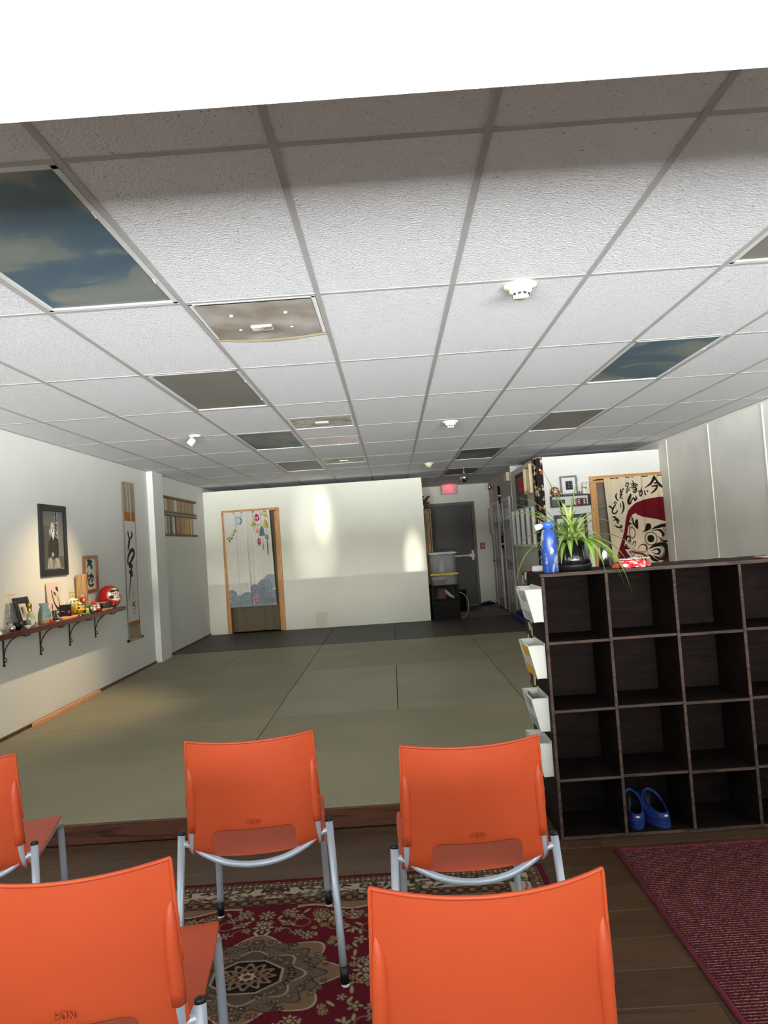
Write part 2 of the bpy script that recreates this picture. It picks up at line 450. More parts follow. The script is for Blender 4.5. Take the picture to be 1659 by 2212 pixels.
# --- walls
b = BM(); box(b, XL - .1, XL, -3.7, YB + .1, -0.06, 3.05); struct('wall_left', b, M['wall'])
b = BM(); box(b, XR, XR + .1, -3.7, YB + .1, -0.06, 3.05)
wr = struct('wall_right', b, M['panel_wall'])
ys = [1.42, 2.63, 3.85, 5.083, 6.295, 7.551]
for i in range(len(ys) + 1):
    ya = ys[i - 1] + .016 if i else -0.35
    yb = ys[i] - .016 if i < len(ys) else 7.84
    b = BM(); bbox(b, XR - .006, XR, ya, yb, 0.0, 2.545, .003); obj('wall_panel', b, M['panel_wall'], wr)
for y in ys:
    b = BM(); bbox(b, XR - .016, XR, y - .016, y + .016, 0.0, 2.54, .004); obj('batten', b, M['batten'], wr)
b = BM(); box(b, XL, XR, YB, YB + .1, -0.06, CH + .1); struct('wall_back', b, M['partition'])
# unseen shopfront behind the camera: sill raised to shade the chairs, piers and lintel around the window opening
b = BM(); box(b, XL - .1, XR + .1, -3.75, -3.6, -0.06, 0.95); box(b, XL - .1, XR + .1, -3.75, -3.6, 2.62, 3.05)
box(b, XL - .1, XL + .12, -3.75, -3.6, 0.5, 2.7); box(b, XR - .12, XR + .1, -3.75, -3.6, 0.5, 2.7)
struct('wall_front', b, M['wall'])
# pavement outside
b = BM(); box(b, -14, 17, -32, -3.75, -0.30, -0.12); struct('floor', b, mat('concrete_forecourt', (186, 182, 172), 0.9, var=0.06))
# header over the front bay, hanging a little below the tiles
b = BM(); bbox(b, XL, XR, YH - .013, YH, 2.102, 3.0, .002); struct('wall_header', b, M['header'])
b = BM(); box(b, XL, XR, -3.6, YH, 3.0, 3.05); struct('ceiling', b, mat('dark_bay_ceiling', (74, 76, 80), .8))  # unseen bay ceiling, coloured dark to cut bounce light on the chairs

# --- suspended ceiling: tiles and metal grid as pieces
b = BM(); box(b, XL - .1, XR + .1, YH, YB + .1, CH + .14, CH + .2)
ceil = struct('ceiling', b, M['plywood_dark'])
panels = {(-1, 0): 's', (-1, 2): 'g', (-1, 4): 's', (-1, 6): 'g', (4, 0): 'g', (4, 2): 's', (4, 4): 'g', (3, 6): 's', (3, 8): 'g'}
vents = {(0, 1): ('perf', 0), (0, 3): ('plate', 1), (0, 4): ('egg', 1), (0, 6): ('plate', 0)}
xs = [XL] + [i * TX for i in range(-3, 8)] + [XR]
yl = [YH] + [j * TY for j in range(0, 12)]
G = 0.004
tile_cache = {}
def tile(x0, x1, y0, y1):
    k = (round(x1 - x0, 3), round(y1 - y0, 3))
    if k in tile_cache: inst(tile_cache[k], 'ceiling_tile', ceil, (x0, y0, 0)); return
    t = BM(); bbox(t, G, k[0] - G, G, k[1] - G, CH + .002, CH + .017, .003)
    o = obj('ceiling_tile', t, M['tile'], ceil); o.location = (x0, y0, 0); tile_cache[k] = o
for a, (x0, x1) in enumerate(zip(xs, xs[1:])):
    for c, (y0, y1) in enumerate(zip(yl, yl[1:])):
        ij = (a - 4, c - 1)
        if ij in panels: continue
        if ij in vents:
            ym = (y0 + y1) / 2
            if vents[ij][1] == 0: tile(x0, x1, ym, y1)
            else: tile(x0, x1, y0, ym)
            continue
        tile(x0, x1, y0, y1)
first = {}
for x in xs[1:-1]:
    if 'r' in first: inst(first['r'], 'main_runner', ceil, (x, 0, 0)); continue
    b = BM(); bbox(b, -.012, .012, YH, YB, CH - .001, CH + .004, .0012); box(b, -.001, .001, YH, YB, CH + .004, CH + .04)
    first['r'] = obj('main_runner', b, M['tbar'], ceil); first['r'].location = (x, 0, 0)
for x0, x1 in zip(xs, xs[1:]):
    for y in yl[1:-1]:
        k = round(x1 - x0, 3)
        if k in first: inst(first[k], 'cross_tee', ceil, (x0, y, 0)); continue
        b = BM(); bbox(b, .012, k - .012, -.012, .012, CH - .0005, CH + .0035, .001); box(b, 0, k, -.001, .001, CH + .004, CH + .04)
        first[k] = obj('cross_tee', b, M['tbar'], ceil); first[k].location = (x0, y, 0)
for n, (i, j) in enumerate(vents):
    y = (j + 0.5) * TY
    inst(first[round(TX, 3)], 'cross_tee', ceil, (0, y, 0))
for (xa, xb, ya, yb) in ((XL, XL + .02, YH, YB), (XR - .02, XR, YH, 7.8), (XL, XR, YB - .02, YB)):
    b = BM(); bbox(b, xa, xb, ya, yb, CH - .001, CH + .003, .001); obj('wall_angle', b, M['tbar'], ceil)

# --- troffers with printed or plain lenses
lens_label = {(-1, 0): 'large blue sky print ceiling light at the left edge, nearest the header',
 (-1, 2): 'ceiling light with plain grey lens, left row, just beyond the dusty air diffuser',
 (-1, 4): 'ceiling light with sky print lens in the left row, beyond the plain grey one',
 (-1, 6): 'farthest ceiling light of the left row, plain grey lens, above the white partition',
 (4, 0): 'ceiling light with plain grey lens cut off by the right edge of the photo',
 (4, 2): 'cloudy sky print ceiling light on the right, nearest of that row fully in view',
 (4, 4): 'ceiling light with plain brown grey lens, right row, beyond the cloud print one',
 (3, 6): 'small far ceiling light with dark sky print lens in front of the mirror ball',
 (3, 8): 'farthest ceiling light, dark plain lens, directly behind the mirror ball'}
for (i, j), k in panels.items():
    x, y = i * TX, j * TY
    t = thing('ceiling_light', lens_label[(i, j)], 'ceiling light', (x + TX / 2, y + TY / 2, CH), group='troffers in the ceiling grid')
    hx, hy = TX / 2 - .013, TY / 2 - .013
    b = BM()
    for s in (-1, 1):
        bbox(b, s * hx - .0, s * (hx - .026), -hy, hy, -.001, .014, .004)
        bbox(b, -hx, hx, s * hy, s * (hy - .026), -.001, .014, .004)
    obj('frame', b, M['lamp_frame'], t)
    b = BM(); box(b, -hx + .02, hx - .02, -hy + .02, hy - .02, .006, .010); obj('lens', b, M['lens_sky' if k == 's' else 'lens_grey'], t)
    b = BM(); box(b, -hx, hx, -hy, hy, .02, .10); obj('housing', b, M['lamp_frame'], t)
    for s in (-.3, .3):
        b = BM(); tube(b, [(hx - .02, s, .0), (hx - .02, s + .03, -.004)], .004, 6); obj('latch', b, M['lamp_frame'], t)

# --- air diffusers in the half tiles
def perf_mat():
    m, nt, bs = new_mat('perforated_dusty_metal')
    v = coords(nt, (1, 1, 1), False)
    vo = nt.add('ShaderNodeTexVoronoi', i_Scale=95.0, i_Randomness=0.0); nt.link(v, vo.inputs['Vector'])
    n1 = nt.add('ShaderNodeTexNoise', i_Scale=3.4, i_Detail=5.0); nt.link(v, n1.inputs['Vector'])
    dust = ramp(nt, n1.outputs[0], [(0.36, (176, 171, 164)), (0.64, (132, 122, 106))])
    k = nt.add('ShaderNodeMath', operation='LESS_THAN'); nt.link(vo.outputs['Distance'], k.inputs[0]); k.inputs[1].default_value = 0.33
    mx = nt.add('ShaderNodeMix', data_type='RGBA'); nt.link(k.outputs[0], mx.inputs[0]); nt.link(dust, mx.inputs[6]); mx.inputs[7].default_value = (*lin((96, 91, 84)), 1)
    nt.link(mx.outputs[2], bs.inputs['Base Color']); bs.inputs['Roughness'].default_value = 0.5; return m
M['perf'] = perf_mat()
def dust_plate():
    m, nt, bs = new_mat('dust_streaked_plate')
    v = coords(nt, (1, 2.2, 1)); n1 = nt.add('ShaderNodeTexNoise', i_Scale=5.0, i_Detail=7.0, i_Distortion=1.4); nt.link(v, n1.inputs['Vector'])
    nt.link(ramp(nt, n1.outputs[0], [(0.42, (204, 200, 190)), (0.6, (138, 126, 108))]), bs.inputs['Base Color']); return m
M['dust'] = dust_plate()
vl = {(0, 1): 'perforated square air diffuser, dusty, nearest the camera on the ceiling',
      (0, 3): 'flat dust streaked air diffuser plate in the middle of the ceiling',
      (0, 4): 'egg crate return air grille in the ceiling beyond the dusty plate',
      (0, 6): 'far dusty air diffuser plate in the ceiling near the white partition'}
for (i, j), (kind, half) in vents.items():
    y0 = j * TY + half * TY / 2; h = TX / 2 - .014
    t = thing('air_vent', vl[(i, j)], 'air vent', (i * TX + TX / 2, y0 + TY / 4, CH), group='air vents in the ceiling grid')
    b = BM(); box(b, -h, h, -h, h, .10, .104); obj('back_plate', b, M['plywood_dark'], t)
    b = BM()
    for s in (-1, 1):
        bbox(b, s * h, s * (h - .022), -h, h, .0, .03, .003); bbox(b, -h, h, s * h, s * (h - .022), .0, .03, .003)
    obj('frame', b, M['white'], t)
    if kind == 'perf':
        # the far edge of the face has sagged away and shows the cream back
        n = 12; b = BM(); g = [[b.verts.new((-h + .02 + (2 * h - .04) * a / n, -h + .02 + (2 * h - .04) * c / n, -.004 - .012 * (c / n) ** 2 * math.sin(PI * a / n))) for a in range(n + 1)] for c in range(n + 1)]
        for c in range(n):
            for a in range(n): b.faces.new((g[c][a], g[c][a + 1], g[c + 1][a + 1], g[c + 1][a]))
        obj('perforated_face', b, M['perf'], t, True)
        b = BM(); bbox(b, -.055, .05, -.03, .035, -.045, -.030, .004); obj('centre_plate', b, M['dust'], t)
        b = BM(); g = [(b.verts.new((-h + 2 * h * a / n, h - .024, -.004 - .010 * math.sin(PI * a / n))), b.verts.new((-h + 2 * h * a / n, h + .002 + .034 * math.sin(PI * a / n), -.003 - .008 * math.sin(PI * a / n)))) for a in range(n + 1)]
        for p, q in zip(g, g[1:]): b.faces.new((p[0], q[0], q[1], p[1]))
        obj('sagging_edge', b, mat('cream_edge', (226, 206, 164), .6), t)
        for sx in (-.13, .13):
            for sy in (-.11, .11): b = BM(); lathe(b, [(0, -.012), (.008, -.011), (.009, -.004)], 8, (sx, sy, 0)); obj('screw', b, M['white'], t)
    elif kind == 'plate':
        b = BM(); bbox(b, -h + .02, h - .02, -h + .02, h - .02, .004, .010, .003); obj('face_plate', b, M['dust'], t)
        b = BM(); bbox(b, -.06, .06, -.04, .04, -.006, .006, .004); obj('deflector', b, M['white'], t)
    else:
        b = BM(); n = 26; q = h - .02
        for a in range(n + 1):
            p = -q + 2 * q * a / n
            box(b, p - .001, p + .001, -q, q, .002, .022); box(b, -q, q, p - .001, p + .001, .002, .022)
        obj('egg_crate', b, mat('grille_metal', (112, 102, 94), .5), t, kind='stuff')

# --- smoke detectors, spotlight, mirror ball
def detector(x, y, label):
    t = thing('smoke_detector', label, 'smoke detector', (x, y, CH), group='ceiling smoke detectors')
    cr = M['cream']
    b = BM(); lathe(b, [(.074, 0), (.076, -.004), (.072, -.012), (.052, -.018), (.050, -.022)], 32); obj('base', b, cr, t, True)
    b = BM(); lathe(b, [(.050, -.018), (.052, -.03), (.047, -.036), (.040, -.038), (.036, -.058), (.033, -.061), (0, -.062)], 32); obj('body', b, cr, t, True)
    b = BM()
    for k in range(10):
        a = 2 * PI * k / 10; u = Vector((math.cos(a), math.sin(a), 0)); v = Vector((-u.y, u.x, 0))
        p = [u * .0395 + v * s * .008 + Vector((0, 0, z)) for s, z in ((-1, -.043), (1, -.043), (1, -.053), (-1, -.053))]
        b.faces.new([b.verts.new(q) for q in p])
    obj('slot', b, M['black'], t)
    b = BM(); lathe(b, [(0, -.036), (.003, -.036), (.003, -.03)], 8, (.0, -.046, 0)); obj('led', b, mat('red_led', (150, 30, 24), .3), t)
M['cream'] = mat('cream_plastic', (228, 222, 190), .4, var=.015)
detector(1.535, 1.285, 'cream smoke detector nearest the camera, on the right half of the ceiling')
detector(1.515, 5.0, 'middle smoke detector on the ceiling, between the nearest one and the far one')
detector(1.492, 8.65, 'small far smoke detector on the ceiling close to the mirror ball')
t = thing('ceiling_spotlight', 'small white ceiling spotlight aimed at the shrine shelf on the left wall', 'spotlight', (-.92, 4.78, CH))
b = BM(); lathe(b, [(.055, 0), (.055, -.012), (.03, -.018)], 24); obj('base', b, M['clearwhite'], t, True)
b = BM(); lathe(b, [(.02, 0), (.03, .012), (.034, .07), (.030, .07), (.02, .03), (0, .03)], 20)
bmesh.ops.transform(b, matrix=Matrix.Translation((-.012, 0, -.03)) @ Vector((-1.25, 0, -1.45)).to_track_quat('Z', 'Y').to_matrix().to_4x4(), verts=b.verts)
obj('lamp_head', b, M['clearwhite'], t, True)
sp = spot('spotlight_beam', (-.985, 4.78, CH - .105), (-2.25, 4.45, .56), 150, (1.0, .76, .46), 72, 1.0, .022)
t = thing('mirror_ball', 'silver mirror ball hanging from the ceiling in front of the exit sign', 'mirror ball', (2.11, 9.7, CH))
b = BM(); lathe(b, [(0.025, 0), (.025, -.008), (.004, -.012)], 16); tube(b, [(0, 0, -.01), (0, 0, -.085)], .0025, 6); obj('cord', b, M['silver'], t)
b = BM(); bmesh.ops.create_uvsphere(b, u_segments=34, v_segments=22, radius=.083); bmesh.ops.translate(b, vec=(0, 0, -.16), verts=b.verts); obj('ball', b, M['chrome'], t)
b = BM(); lathe(b, [(.016, -.086), (.016, -.074), (.006, -.070)], 12); obj('cap', b, M['silver'], t)

# --- pillar on the left wall
b = BM(); bbox(b, XL, -2.172, 7.31, 7.72, 0.0, CH + .001, .004, 2); struct('trim_1', b, M['wall'])
b = BM(); bbox(b, XL, XL + .016, 1.75, 10.1, .105, .128, .004); struct('baseboard_left', b, M['brownrail'])
t = thing('wooden_batten', 'loose light brown wooden strip lying against the left wall at the mat edge', 'wood strip', (XL + .03, 4.05, .105))
b = BM(); vs = box(b, 0, .03, 0, 1.36, 0, .03); obj('strip', b, M['peach'], t)

# ================================================================== PRACTICE MATS
pf = thing('mat_platform', 'raised practice floor of grey green and black tatami mats behind a dark wooden riser', 'platform', (0, 1.75, 0))
b = BM(); prism(b, [(XL + .02, 1.758), (XR - .02, 1.758), (XR - .02, 7.815), (2.885, 7.815), (2.885, 10.06), (XL + .02, 10.06)], 0.0, .062, 'z'); obj('deck', b, M['plywood_dark'], pf, world=True)
for (xa, xb) in ((XL + .01, 1.02), (1.022, XR - .02)):
    b = BM(); bbox(b, xa, xb, 1.734, 1.755, .001, .100, .003); obj('riser_board', b, M['riser'], pf, world=True)
U = 1.015
def mat_piece(x0, x1, y0, y1, m='mat_green', label=None):
    t = BM(); bbox(t, x0 + .0022, x1 - .0022, y0 + .0022, y1 - .0022, .064, .105, .006, 2)
    o = obj('tatami_mat', t, M[m], pf, world=True, label=label)
    return o
GX = [-2.228, -1.195, -.18, .825, 1.838, 2.87, 3.71, 4.555]
GY = [1.756, 2.787, 3.81, 4.838, 5.885, 6.93, 7.94, 9.0, 10.045]
for j in range(4): mat_piece(GX[0], GX[2], GY[j], GY[j + 1])
mat_piece(GX[0], GX[1], GY[4], GY[6]); mat_piece(GX[1], GX[2], GY[4], GY[6])
mat_piece(GX[2], GX[4], GY[0], GY[1]); mat_piece(GX[2], GX[4], GY[1], GY[2])
mat_piece(GX[2], GX[3], GY[2], GY[4] + .045, 'mat_ribbed'); mat_piece(GX[3], GX[4], GY[2], GY[4] + .045, 'mat_ribbed')
mat_piece(GX[2], GX[4], GY[4] + .045, GY[5] + .02); mat_piece(GX[2], GX[4], GY[5] + .02, GY[6])
mat_piece(GX[4], GX[5], GY[0], GY[2]); mat_piece(GX[4], GX[5], GY[2], GY[4] + .3); mat_piece(GX[4], GX[5], GY[4] + .3, GY[6])
for j in range(0, 6, 2): mat_piece(GX[5], GX[7], GY[j], GY[j + 1]); mat_piece(GX[5], GX[7], GY[j + 1], min(GY[j + 2], 7.83))
mat_piece(GX[0], GX[2], GY[6], GY[7] + .03, 'mat_brown', 'charcoal brown mat along the white partition')
mat_piece(GX[0], GX[2], GY[7] + .03, GY[8], 'mat_brown', 'charcoal brown mat along the white partition')
mat_piece(GX[2], GX[3], GY[6], GY[8], 'mat_black', 'black mat'); mat_piece(GX[3], GX[4], GY[6], GY[8], 'mat_black', 'black mat'); mat_piece(GX[4], GX[5], GY[6], GY[8], 'mat_black', 'black mat')

# ================================================================== PARTITION WITH DOORWAY
b = BM()
PY = 10.1; dx0, dx1, dzt = -1.90, -1.03, 2.115
box(b, XL, dx0, PY, PY + .11, 0.0, 2.49); box(b, dx1, 1.43, PY, PY + .11, 0.0, 2.49); box(b, dx0, dx1, PY, PY + .11, dzt, 2.49)
bmesh.ops.remove_doubles(b, verts=b.verts, dist=1e-4)
struct('wall_partition', b, M['partition'])
c = Canvas(.20, .24, .02, (210, 208, 184)); pt_ = thing('wall_patch', 'faint brownish patch low on the white partition, right of the doorway', 'patch', (-.386, PY - .0015, .14)); c.build('patch', lambda x, y: (x - .10 + .012 * np.sin(y * 40), 0 * x, .22 - y + .01 * np.sin(x * 50)), M['paper'], pt_)
b = BM(); box(b, 1.32, 1.43, PY + .11, YB, 0, 2.49); struct('wall_partition', b, M['partition'])
t = thing('door_frame', 'knotty pine door frame around the curtained doorway in the white partition', 'door frame', (-1.47, PY, .105))
for nm, (xa, xb, za, zb, m) in {'jamb': (-1.955, -1.885, .105, 2.11, 'pine'), 'jamb_right': (-1.07, -.985, .105, 2.11, 'pine'), 'head': (-1.955, -.985, 2.11, 2.155, 'pine_h')}.items():
    b = BM(); bbox(b, xa, xb, PY - .022, PY + .115, za, zb, .004); obj('door_' + nm.split('_')[0], b, M[m], t, world=True)
# curtain rod and the printed split curtain
t = thing('door_curtain', 'off white split curtain printed with wind chimes and grey waves, in pine doorway', 'curtain', (-1.53, PY - .035, 2.12))
NW, NH = .775, 1.585
c = Canvas(NW, NH, .0045, (214, 210, 198)).frame([(130, 200), (1110, 140), (1205, 2040), (185, 2105)])
gw = (150, 158, 164)
for cx, cy, r, col in ((1090, 1560, 155, (166, 174, 186)), (740, 1710, 92, (168, 178, 190)), (780, 1850, 150, (150, 158, 160)), (965, 1660, 160, gw), (975, 1830, 165, (142, 150, 152)), (1130, 1840, 120, (158, 164, 168)),
                       (230, 1850, 110, (160, 168, 170)), (560, 1930, 150, gw), (380, 1990, 140, (162, 168, 170)), (290, 2070, 130, (146, 154, 158)), (560, 2090, 150, (150, 158, 160)), (860, 2060, 140, (146, 154, 156)), (1110, 2030, 130, (142, 150, 152))):
    c.ell((cx, cy), r, r, col)
    for q in (1, .84, .68, .52, .36): c.ell((cx, cy), r * q, r * q, (108, 118, 126), 8)
c.poly([(185, 2060), (1205, 2000), (1205, 2060), (185, 2125)], (146, 154, 158))
for k in range(46):
    c.ell((1000 + (k % 8) * 26, 1580 + (k // 8) * 36), 7, 7, (192, 198, 202))
    c.ell((200 + (k % 7) * 26, 1830 + (k // 7) * 32), 6, 6, (184, 190, 192))
for k in range(5):
    a = 2 * PI * k / 5 - .3; c.ell((745 + 36 * math.cos(a), 1925 + 36 * math.sin(a)), 30, 22, (206, 138, 136), 0, a)
c.ell((745, 1925), 16, 16, (176, 84, 88)); c.poly([(1120, 2010), (1195, 1980), (1200, 2035), (1125, 2050)], (206, 140, 130))
dk = (70, 72, 74)
c.stroke([(538, 190, 5), (485, 285, 5)], dk); c.ell((450, 350), 64, 84, (112, 150, 188), 22, -.3); c.ell((440, 350), 46, 62, (198, 208, 206)); c.ell((432, 356), 16, 16, (170, 190, 120)); c.stroke([(490, 300, 20), (510, 350, 24), (490, 420, 18)], (70, 106, 150))
c.stroke([(440, 395, 6), (365, 512, 6)], dk)
c.poly([(330, 500), (388, 522), (375, 570), (345, 640), (290, 740), (232, 770), (182, 708), (240, 670), (290, 600)], (204, 196, 148))
for q in ((195, 708), (235, 735), (270, 700), (240, 765), (300, 690), (320, 640), (335, 600), (355, 560), (375, 540), (230, 680)): c.poly([(q[0] - 18, q[1] + 4), (q[0] + 12, q[1] - 12), (q[0] + 20, q[1] + 4), (q[0] - 10, q[1] + 16)], (34, 38, 48))
for a, b2 in (((736, 180), (762, 372)), ((765, 180), (764, 372)), ((830, 180), (838, 222)), ((915, 170), (938, 462)), ((1005, 250), (1010, 325)), ((1022, 495), (1024, 620)), ((845, 350), (848, 392)), ((852, 445), (852, 505)), ((950, 660), (954, 760)), ((872, 650), (872, 690))): c.stroke([(*a, 5), (*b2, 5)], dk)
c.poly([(706, 470), (738, 390), (770, 368), (812, 388), (838, 460), (802, 448), (776, 478), (744, 455)], (146, 172, 84), 3); c.ell((768, 380), 34, 14, (208, 150, 130)); c.stroke([(768, 470, 22), (770, 545, 16)], (150, 174, 90))
c.poly([(784, 345), (800, 250), (840, 218), (882, 250), (898, 322), (880, 348), (830, 356)], (172, 46, 70), 3)
for q in (((815, 275), (822, 325)), ((840, 270), (845, 320)), ((862, 275), (858, 325)), ((812, 300), (866, 296))): c.stroke([(*q[0], 9), (*q[1], 9)], (226, 200, 200))
c.poly([(832, 392), (908, 432), (850, 446)], (206, 180, 110)); c.stroke([(850, 446, 8), (905, 432, 8)], (110, 90, 60))
c.poly([(912, 222), (958, 176), (1010, 158), (1056, 195), (1082, 268), (1000, 248)], (204, 194, 130)); c.stroke([(912, 224, 8), (1000, 250, 10), (1082, 268, 8)], (96, 82, 52))
c.poly([(972, 484), (985, 360), (1010, 322), (1046, 350), (1088, 482), (1032, 497)], (190, 176, 92), 3); c.stroke([(1040, 350, 16), (1060, 420, 22), (1075, 470, 20)], (150, 136, 60))
c.poly([(808, 592), (820, 530), (850, 505), (890, 525), (912, 592), (860, 600)], (222, 150, 128), 3)
c.poly([(868, 642), (900, 580), (905, 490), (936, 458), (976, 490), (986, 580), (1012, 632), (940, 656)], (92, 130, 134), 3); c.stroke([(915, 500, 14), (930, 560, 18), (920, 620, 14)], (56, 92, 104))
c.ell((873, 760), 38, 72, (166, 48, 72)); c.poly([(872, 815), (842, 858), (876, 838), (914, 856)], (166, 48, 72)); c.ell((874, 755), 16, 26, (220, 190, 190), 7)
c.poly([(956, 758), (976, 850), (968, 905), (976, 942), (958, 928), (944, 940), (952, 900), (936, 850)], (140, 160, 116)); c.ell((1040, 675), 37, 52, (106, 96, 122)); c.stroke([(1025, 655, 8), (1052, 690, 8)], (206, 200, 212)); c.stroke([(1058, 650, 7), (1030, 700, 7)], (206, 200, 212))
c.poly([(1030, 728), (1052, 740), (1070, 1000), (1045, 1042), (1032, 900)], (112, 108, 84))
c.stroke([(612, 700, 4), (640, 1300, 9), (664, 1800, 6)], (120, 116, 106))
c.ell((425, 570), 9, 18, (150, 190, 190)); c.ell((560, 1615), 12, 12, (140, 120, 90))
def nor(x, y):
    fold = .010 * np.sin(x * 34) * (1 - y / NH * .5) + .007 * np.sin(x * 61 + y * 1.2) + .02 * (y / NH) * np.exp(-((x - .395) / .03) ** 2)
    return x - NW / 2 + .035 * (y / NH), -fold - .012, -.0 - y
c.build('curtain_cloth', nor, M['cloth'], t)
b = BM(); tube(b, [(-.42, .0, -.016), (.50, .0, -.016)], .006, 8); obj('curtain_rod', b, M['brownrail'], t)
t = thing('back_curtain', 'plain brown grey curtain hanging inside the pine doorway of the partition', 'curtain', (-1.47, PY + .13, .11))
c = Canvas(.92, 2.0, .02, (112, 102, 82))
def bc(x, y): return x - .46, .012 * np.sin(x * 38) + .02 * np.sin(x * 11 + y), 2.0 - y
c.build('curtain_cloth', bc, M['cloth'], t)
b = BM(); tube(b, [(-.46, .015, 1.985), (.46, .015, 1.985)], .008, 8); obj('curtain_rod', b, M['brownrail'], t)

# ================================================================== CHAIRS
def chair_shell():
    """one moulded shell: returns rows of points (t) x columns (u)"""
    # profile at the side edges: (y, z, half width, rearward bulge at centre)
    prof = [(-.232, .812, .206, .058), (-.231, .800, .208, .058), (-.226, .74, .210, .058), (-.220, .67, .213, .058), (-.214, .60, .216, .057),
            (-.209, .522, .220, .058), (-.206, .484, .222, .060), (-.199, .450, .223, .060), (-.170, .426, .224, .050), (-.11, .424, .224, .028),
            (-.03, .434, .224, .010), (.06, .440, .224, .004), (.15, .448, .222, 0), (.213, .452, .218, -.004), (.240, .446, .212, -.010), (.246, .436, .208, -.012)]
    us = [-1, -.975, -.86, -.70, -.60, -.35, 0, .35, .60, .70, .86, .975, 1]
    rows = []
    for y, z, hw, bl in prof:
        rows.append([(u * hw, y - bl * (1 - u * u) , z - (.010 * (1 - u * u) if y > -.1 else 0.004 * (1 - u * u))) for u in us])
    return rows, us
def shell_part(name, r0, r1, parent, hole):
    rows, us = chair_shell(); bm = BM()
    g = {}
    def v(r, c):
        if (r, c) not in g: g[r, c] = bm.verts.new(rows[r][c])
        return g[r, c]
    for r in range(r0, r1):
        for c in range(len(us) - 1):
            if hole and r in (5, 6, 7) and 4 <= c <= 7: continue
            bm.faces.new((v(r, c), v(r, c + 1), v(r + 1, c + 1), v(r + 1, c)))
    o = obj(name, bm, M['orange'], parent, True)
    sm = o.modifiers.new('s', 'SOLIDIFY'); sm.thickness = .0065; sm.offset = 0
    sb = o.modifiers.new('u', 'SUBSURF'); sb.levels = sb.render_levels = 2
    return bake(o)
def build_chair():
    t = thing('stacking_chair', '', 'chair')
    bk = shell_part('backrest', 0, 8, t, True)
    # raised bead round the top and upper sides
    rows, us = chair_shell(); pts = [Vector(rows[r][-1]) for r in range(4, 0, -1)] + [Vector(p) for p in rows[0][::-1]] + [Vector(rows[r][0]) for r in range(1, 5)]
    pts = [Vector(p) + Vector((0, -.004, 0)) for p in crom([tuple(p) for p in pts], 3)]
    b = BM(); tube(b, pts, .0042, 6); obj('rim', b, M['orange'], bk, True)
    st = shell_part('seat', 8, 15, t, False)
    for s in (-1, 1):
        # sleeve on the back that takes the frame upright
        b = BM(); cp = [(-.228, .735, .203, .001), (-.230, .715, .201, .007), (-.230, .69, .1995, .0125), (-.227, .65, .199, .0155), (-.222, .60, .2005, .0165), (-.217, .55, .2025, .0165), (-.215, .515, .204, .016)]
        tube(b, [(s * ex, y, z) for y, z, ex, r in cp], [r for *_, r in cp], 14)
        obj('side_sleeve', b, M['orange'], t, True)
        b = BM(); tube(b, crom([(s * .204, -.216, .56), (s * .205, -.212, .50), (s * .207, -.196, .452), (s * .208, -.15, .424), (s * .208, -.06, .420), (s * .206, .10, .426), (s * .203, .19, .430), (s * .203, .232, .412)], 4), .011, 10)
        obj('side_rail', b, M['silver'], t, True)
        b = BM(); tube(b, crom([(s * .203, .205, .426), (s * .203, .237, .405), (s * .204, .247, .36), (s * .207, .258, .18), (s * .210, .267, .058)], 5), .0125, 12)
        l = obj('leg', b, M['silver'], t, True)
        b = BM(); tube(b, [(s * .2098, .2665, .062), (s * .2115, .270, .008)], .0138, 12); obj('foot_sleeve', b, M['black'], l, True)
        b = BM(); lathe(b, [(.012, 0), (.0135, .002), (.0135, .008), (.011, .009)], 14, (s * .2116, .2702, 0)); obj('glide', b, M['clearwhite'], l, True)
        b = BM(); tube(b, [(s * .262, -.262, .058), (s * .258, -.250, .16), (s * .243, -.197, .502)], .0125, 12)
        l = obj('leg', b, M['silver'], t, True)
        b = BM(); tube(b, [(s * .2620, -.262, .062), (s * .2645, -.268, .008)], .0138, 12); obj('foot_sleeve', b, M['black'], l, True)
        b = BM(); lathe(b, [(.012, 0), (.0135, .002), (.0135, .008), (.011, .009)], 14, (s * .2646, -.2685, 0)); obj('glide', b, M['clearwhite'], l, True)
        b = BM(); tube(b, [(s * .2432, -.1975, .500), (s * .2426, -.1955, .509), (s * .2424, -.195, .512)], [.0128, .0120, .006], 12); obj('leg_cap', b, M['black'], l, True)
    b = BM(); h_ = [(.241, -.200, .474), (.205, -.200, .462), (.165, -.213, .436), (.09, -.238, .413), (0, -.248, .405)]; tube(b, crom(h_ + [(-x, y, z) for x, y, z in h_[-2::-1]], 4), .0105, 10)
    obj('rear_crossbar', b, M['silver'], t, True)
    # moulded lettering low on the back
    b = BM()
    def seg(x0, z0, x1, z1):
        d = Vector((x1 - x0, 0, z1 - z0)); n = max(1e-6, d.length); q = Vector((-d.z, 0, d.x)) / n * .0011
        y = -.2742
        p = [Vector((x0, y, z0)) + q, Vector((x0, y, z0)) - q, Vector((x1, y, z1)) - q, Vector((x1, y, z1)) + q]
        lo = [b.verts.new(k + Vector((0, .003, 0))) for k in p]; hi = [b.verts.new(k) for k in p]
        b.faces.new(hi)
        for i in range(4): b.faces.new((lo[i], lo[(i + 1) % 4], hi[(i + 1) % 4], hi[i]))
    z0, z1 = .542, .556
    seg(-.018, z0, -.018, z1); seg(-.009, z0, -.009, z1); seg(-.018, .549, -.009, .549)
    o8 = [(.0055 * math.cos(a) , .549 + .007 * math.sin(a)) for a in [2 * PI * k / 10 for k in range(11)]]
    for p, q in zip(o8, o8[1:]): seg(p[0], p[1], q[0], q[1])
    seg(.010, z0, .010, z1); seg(.010, z1, .019, z0); seg(.019, z0, .019, z1)
    obj('moulded_lettering', b, M['orange'], t)
    return t
ch = build_chair()
G1 = 'orange stacking chairs facing the mats'
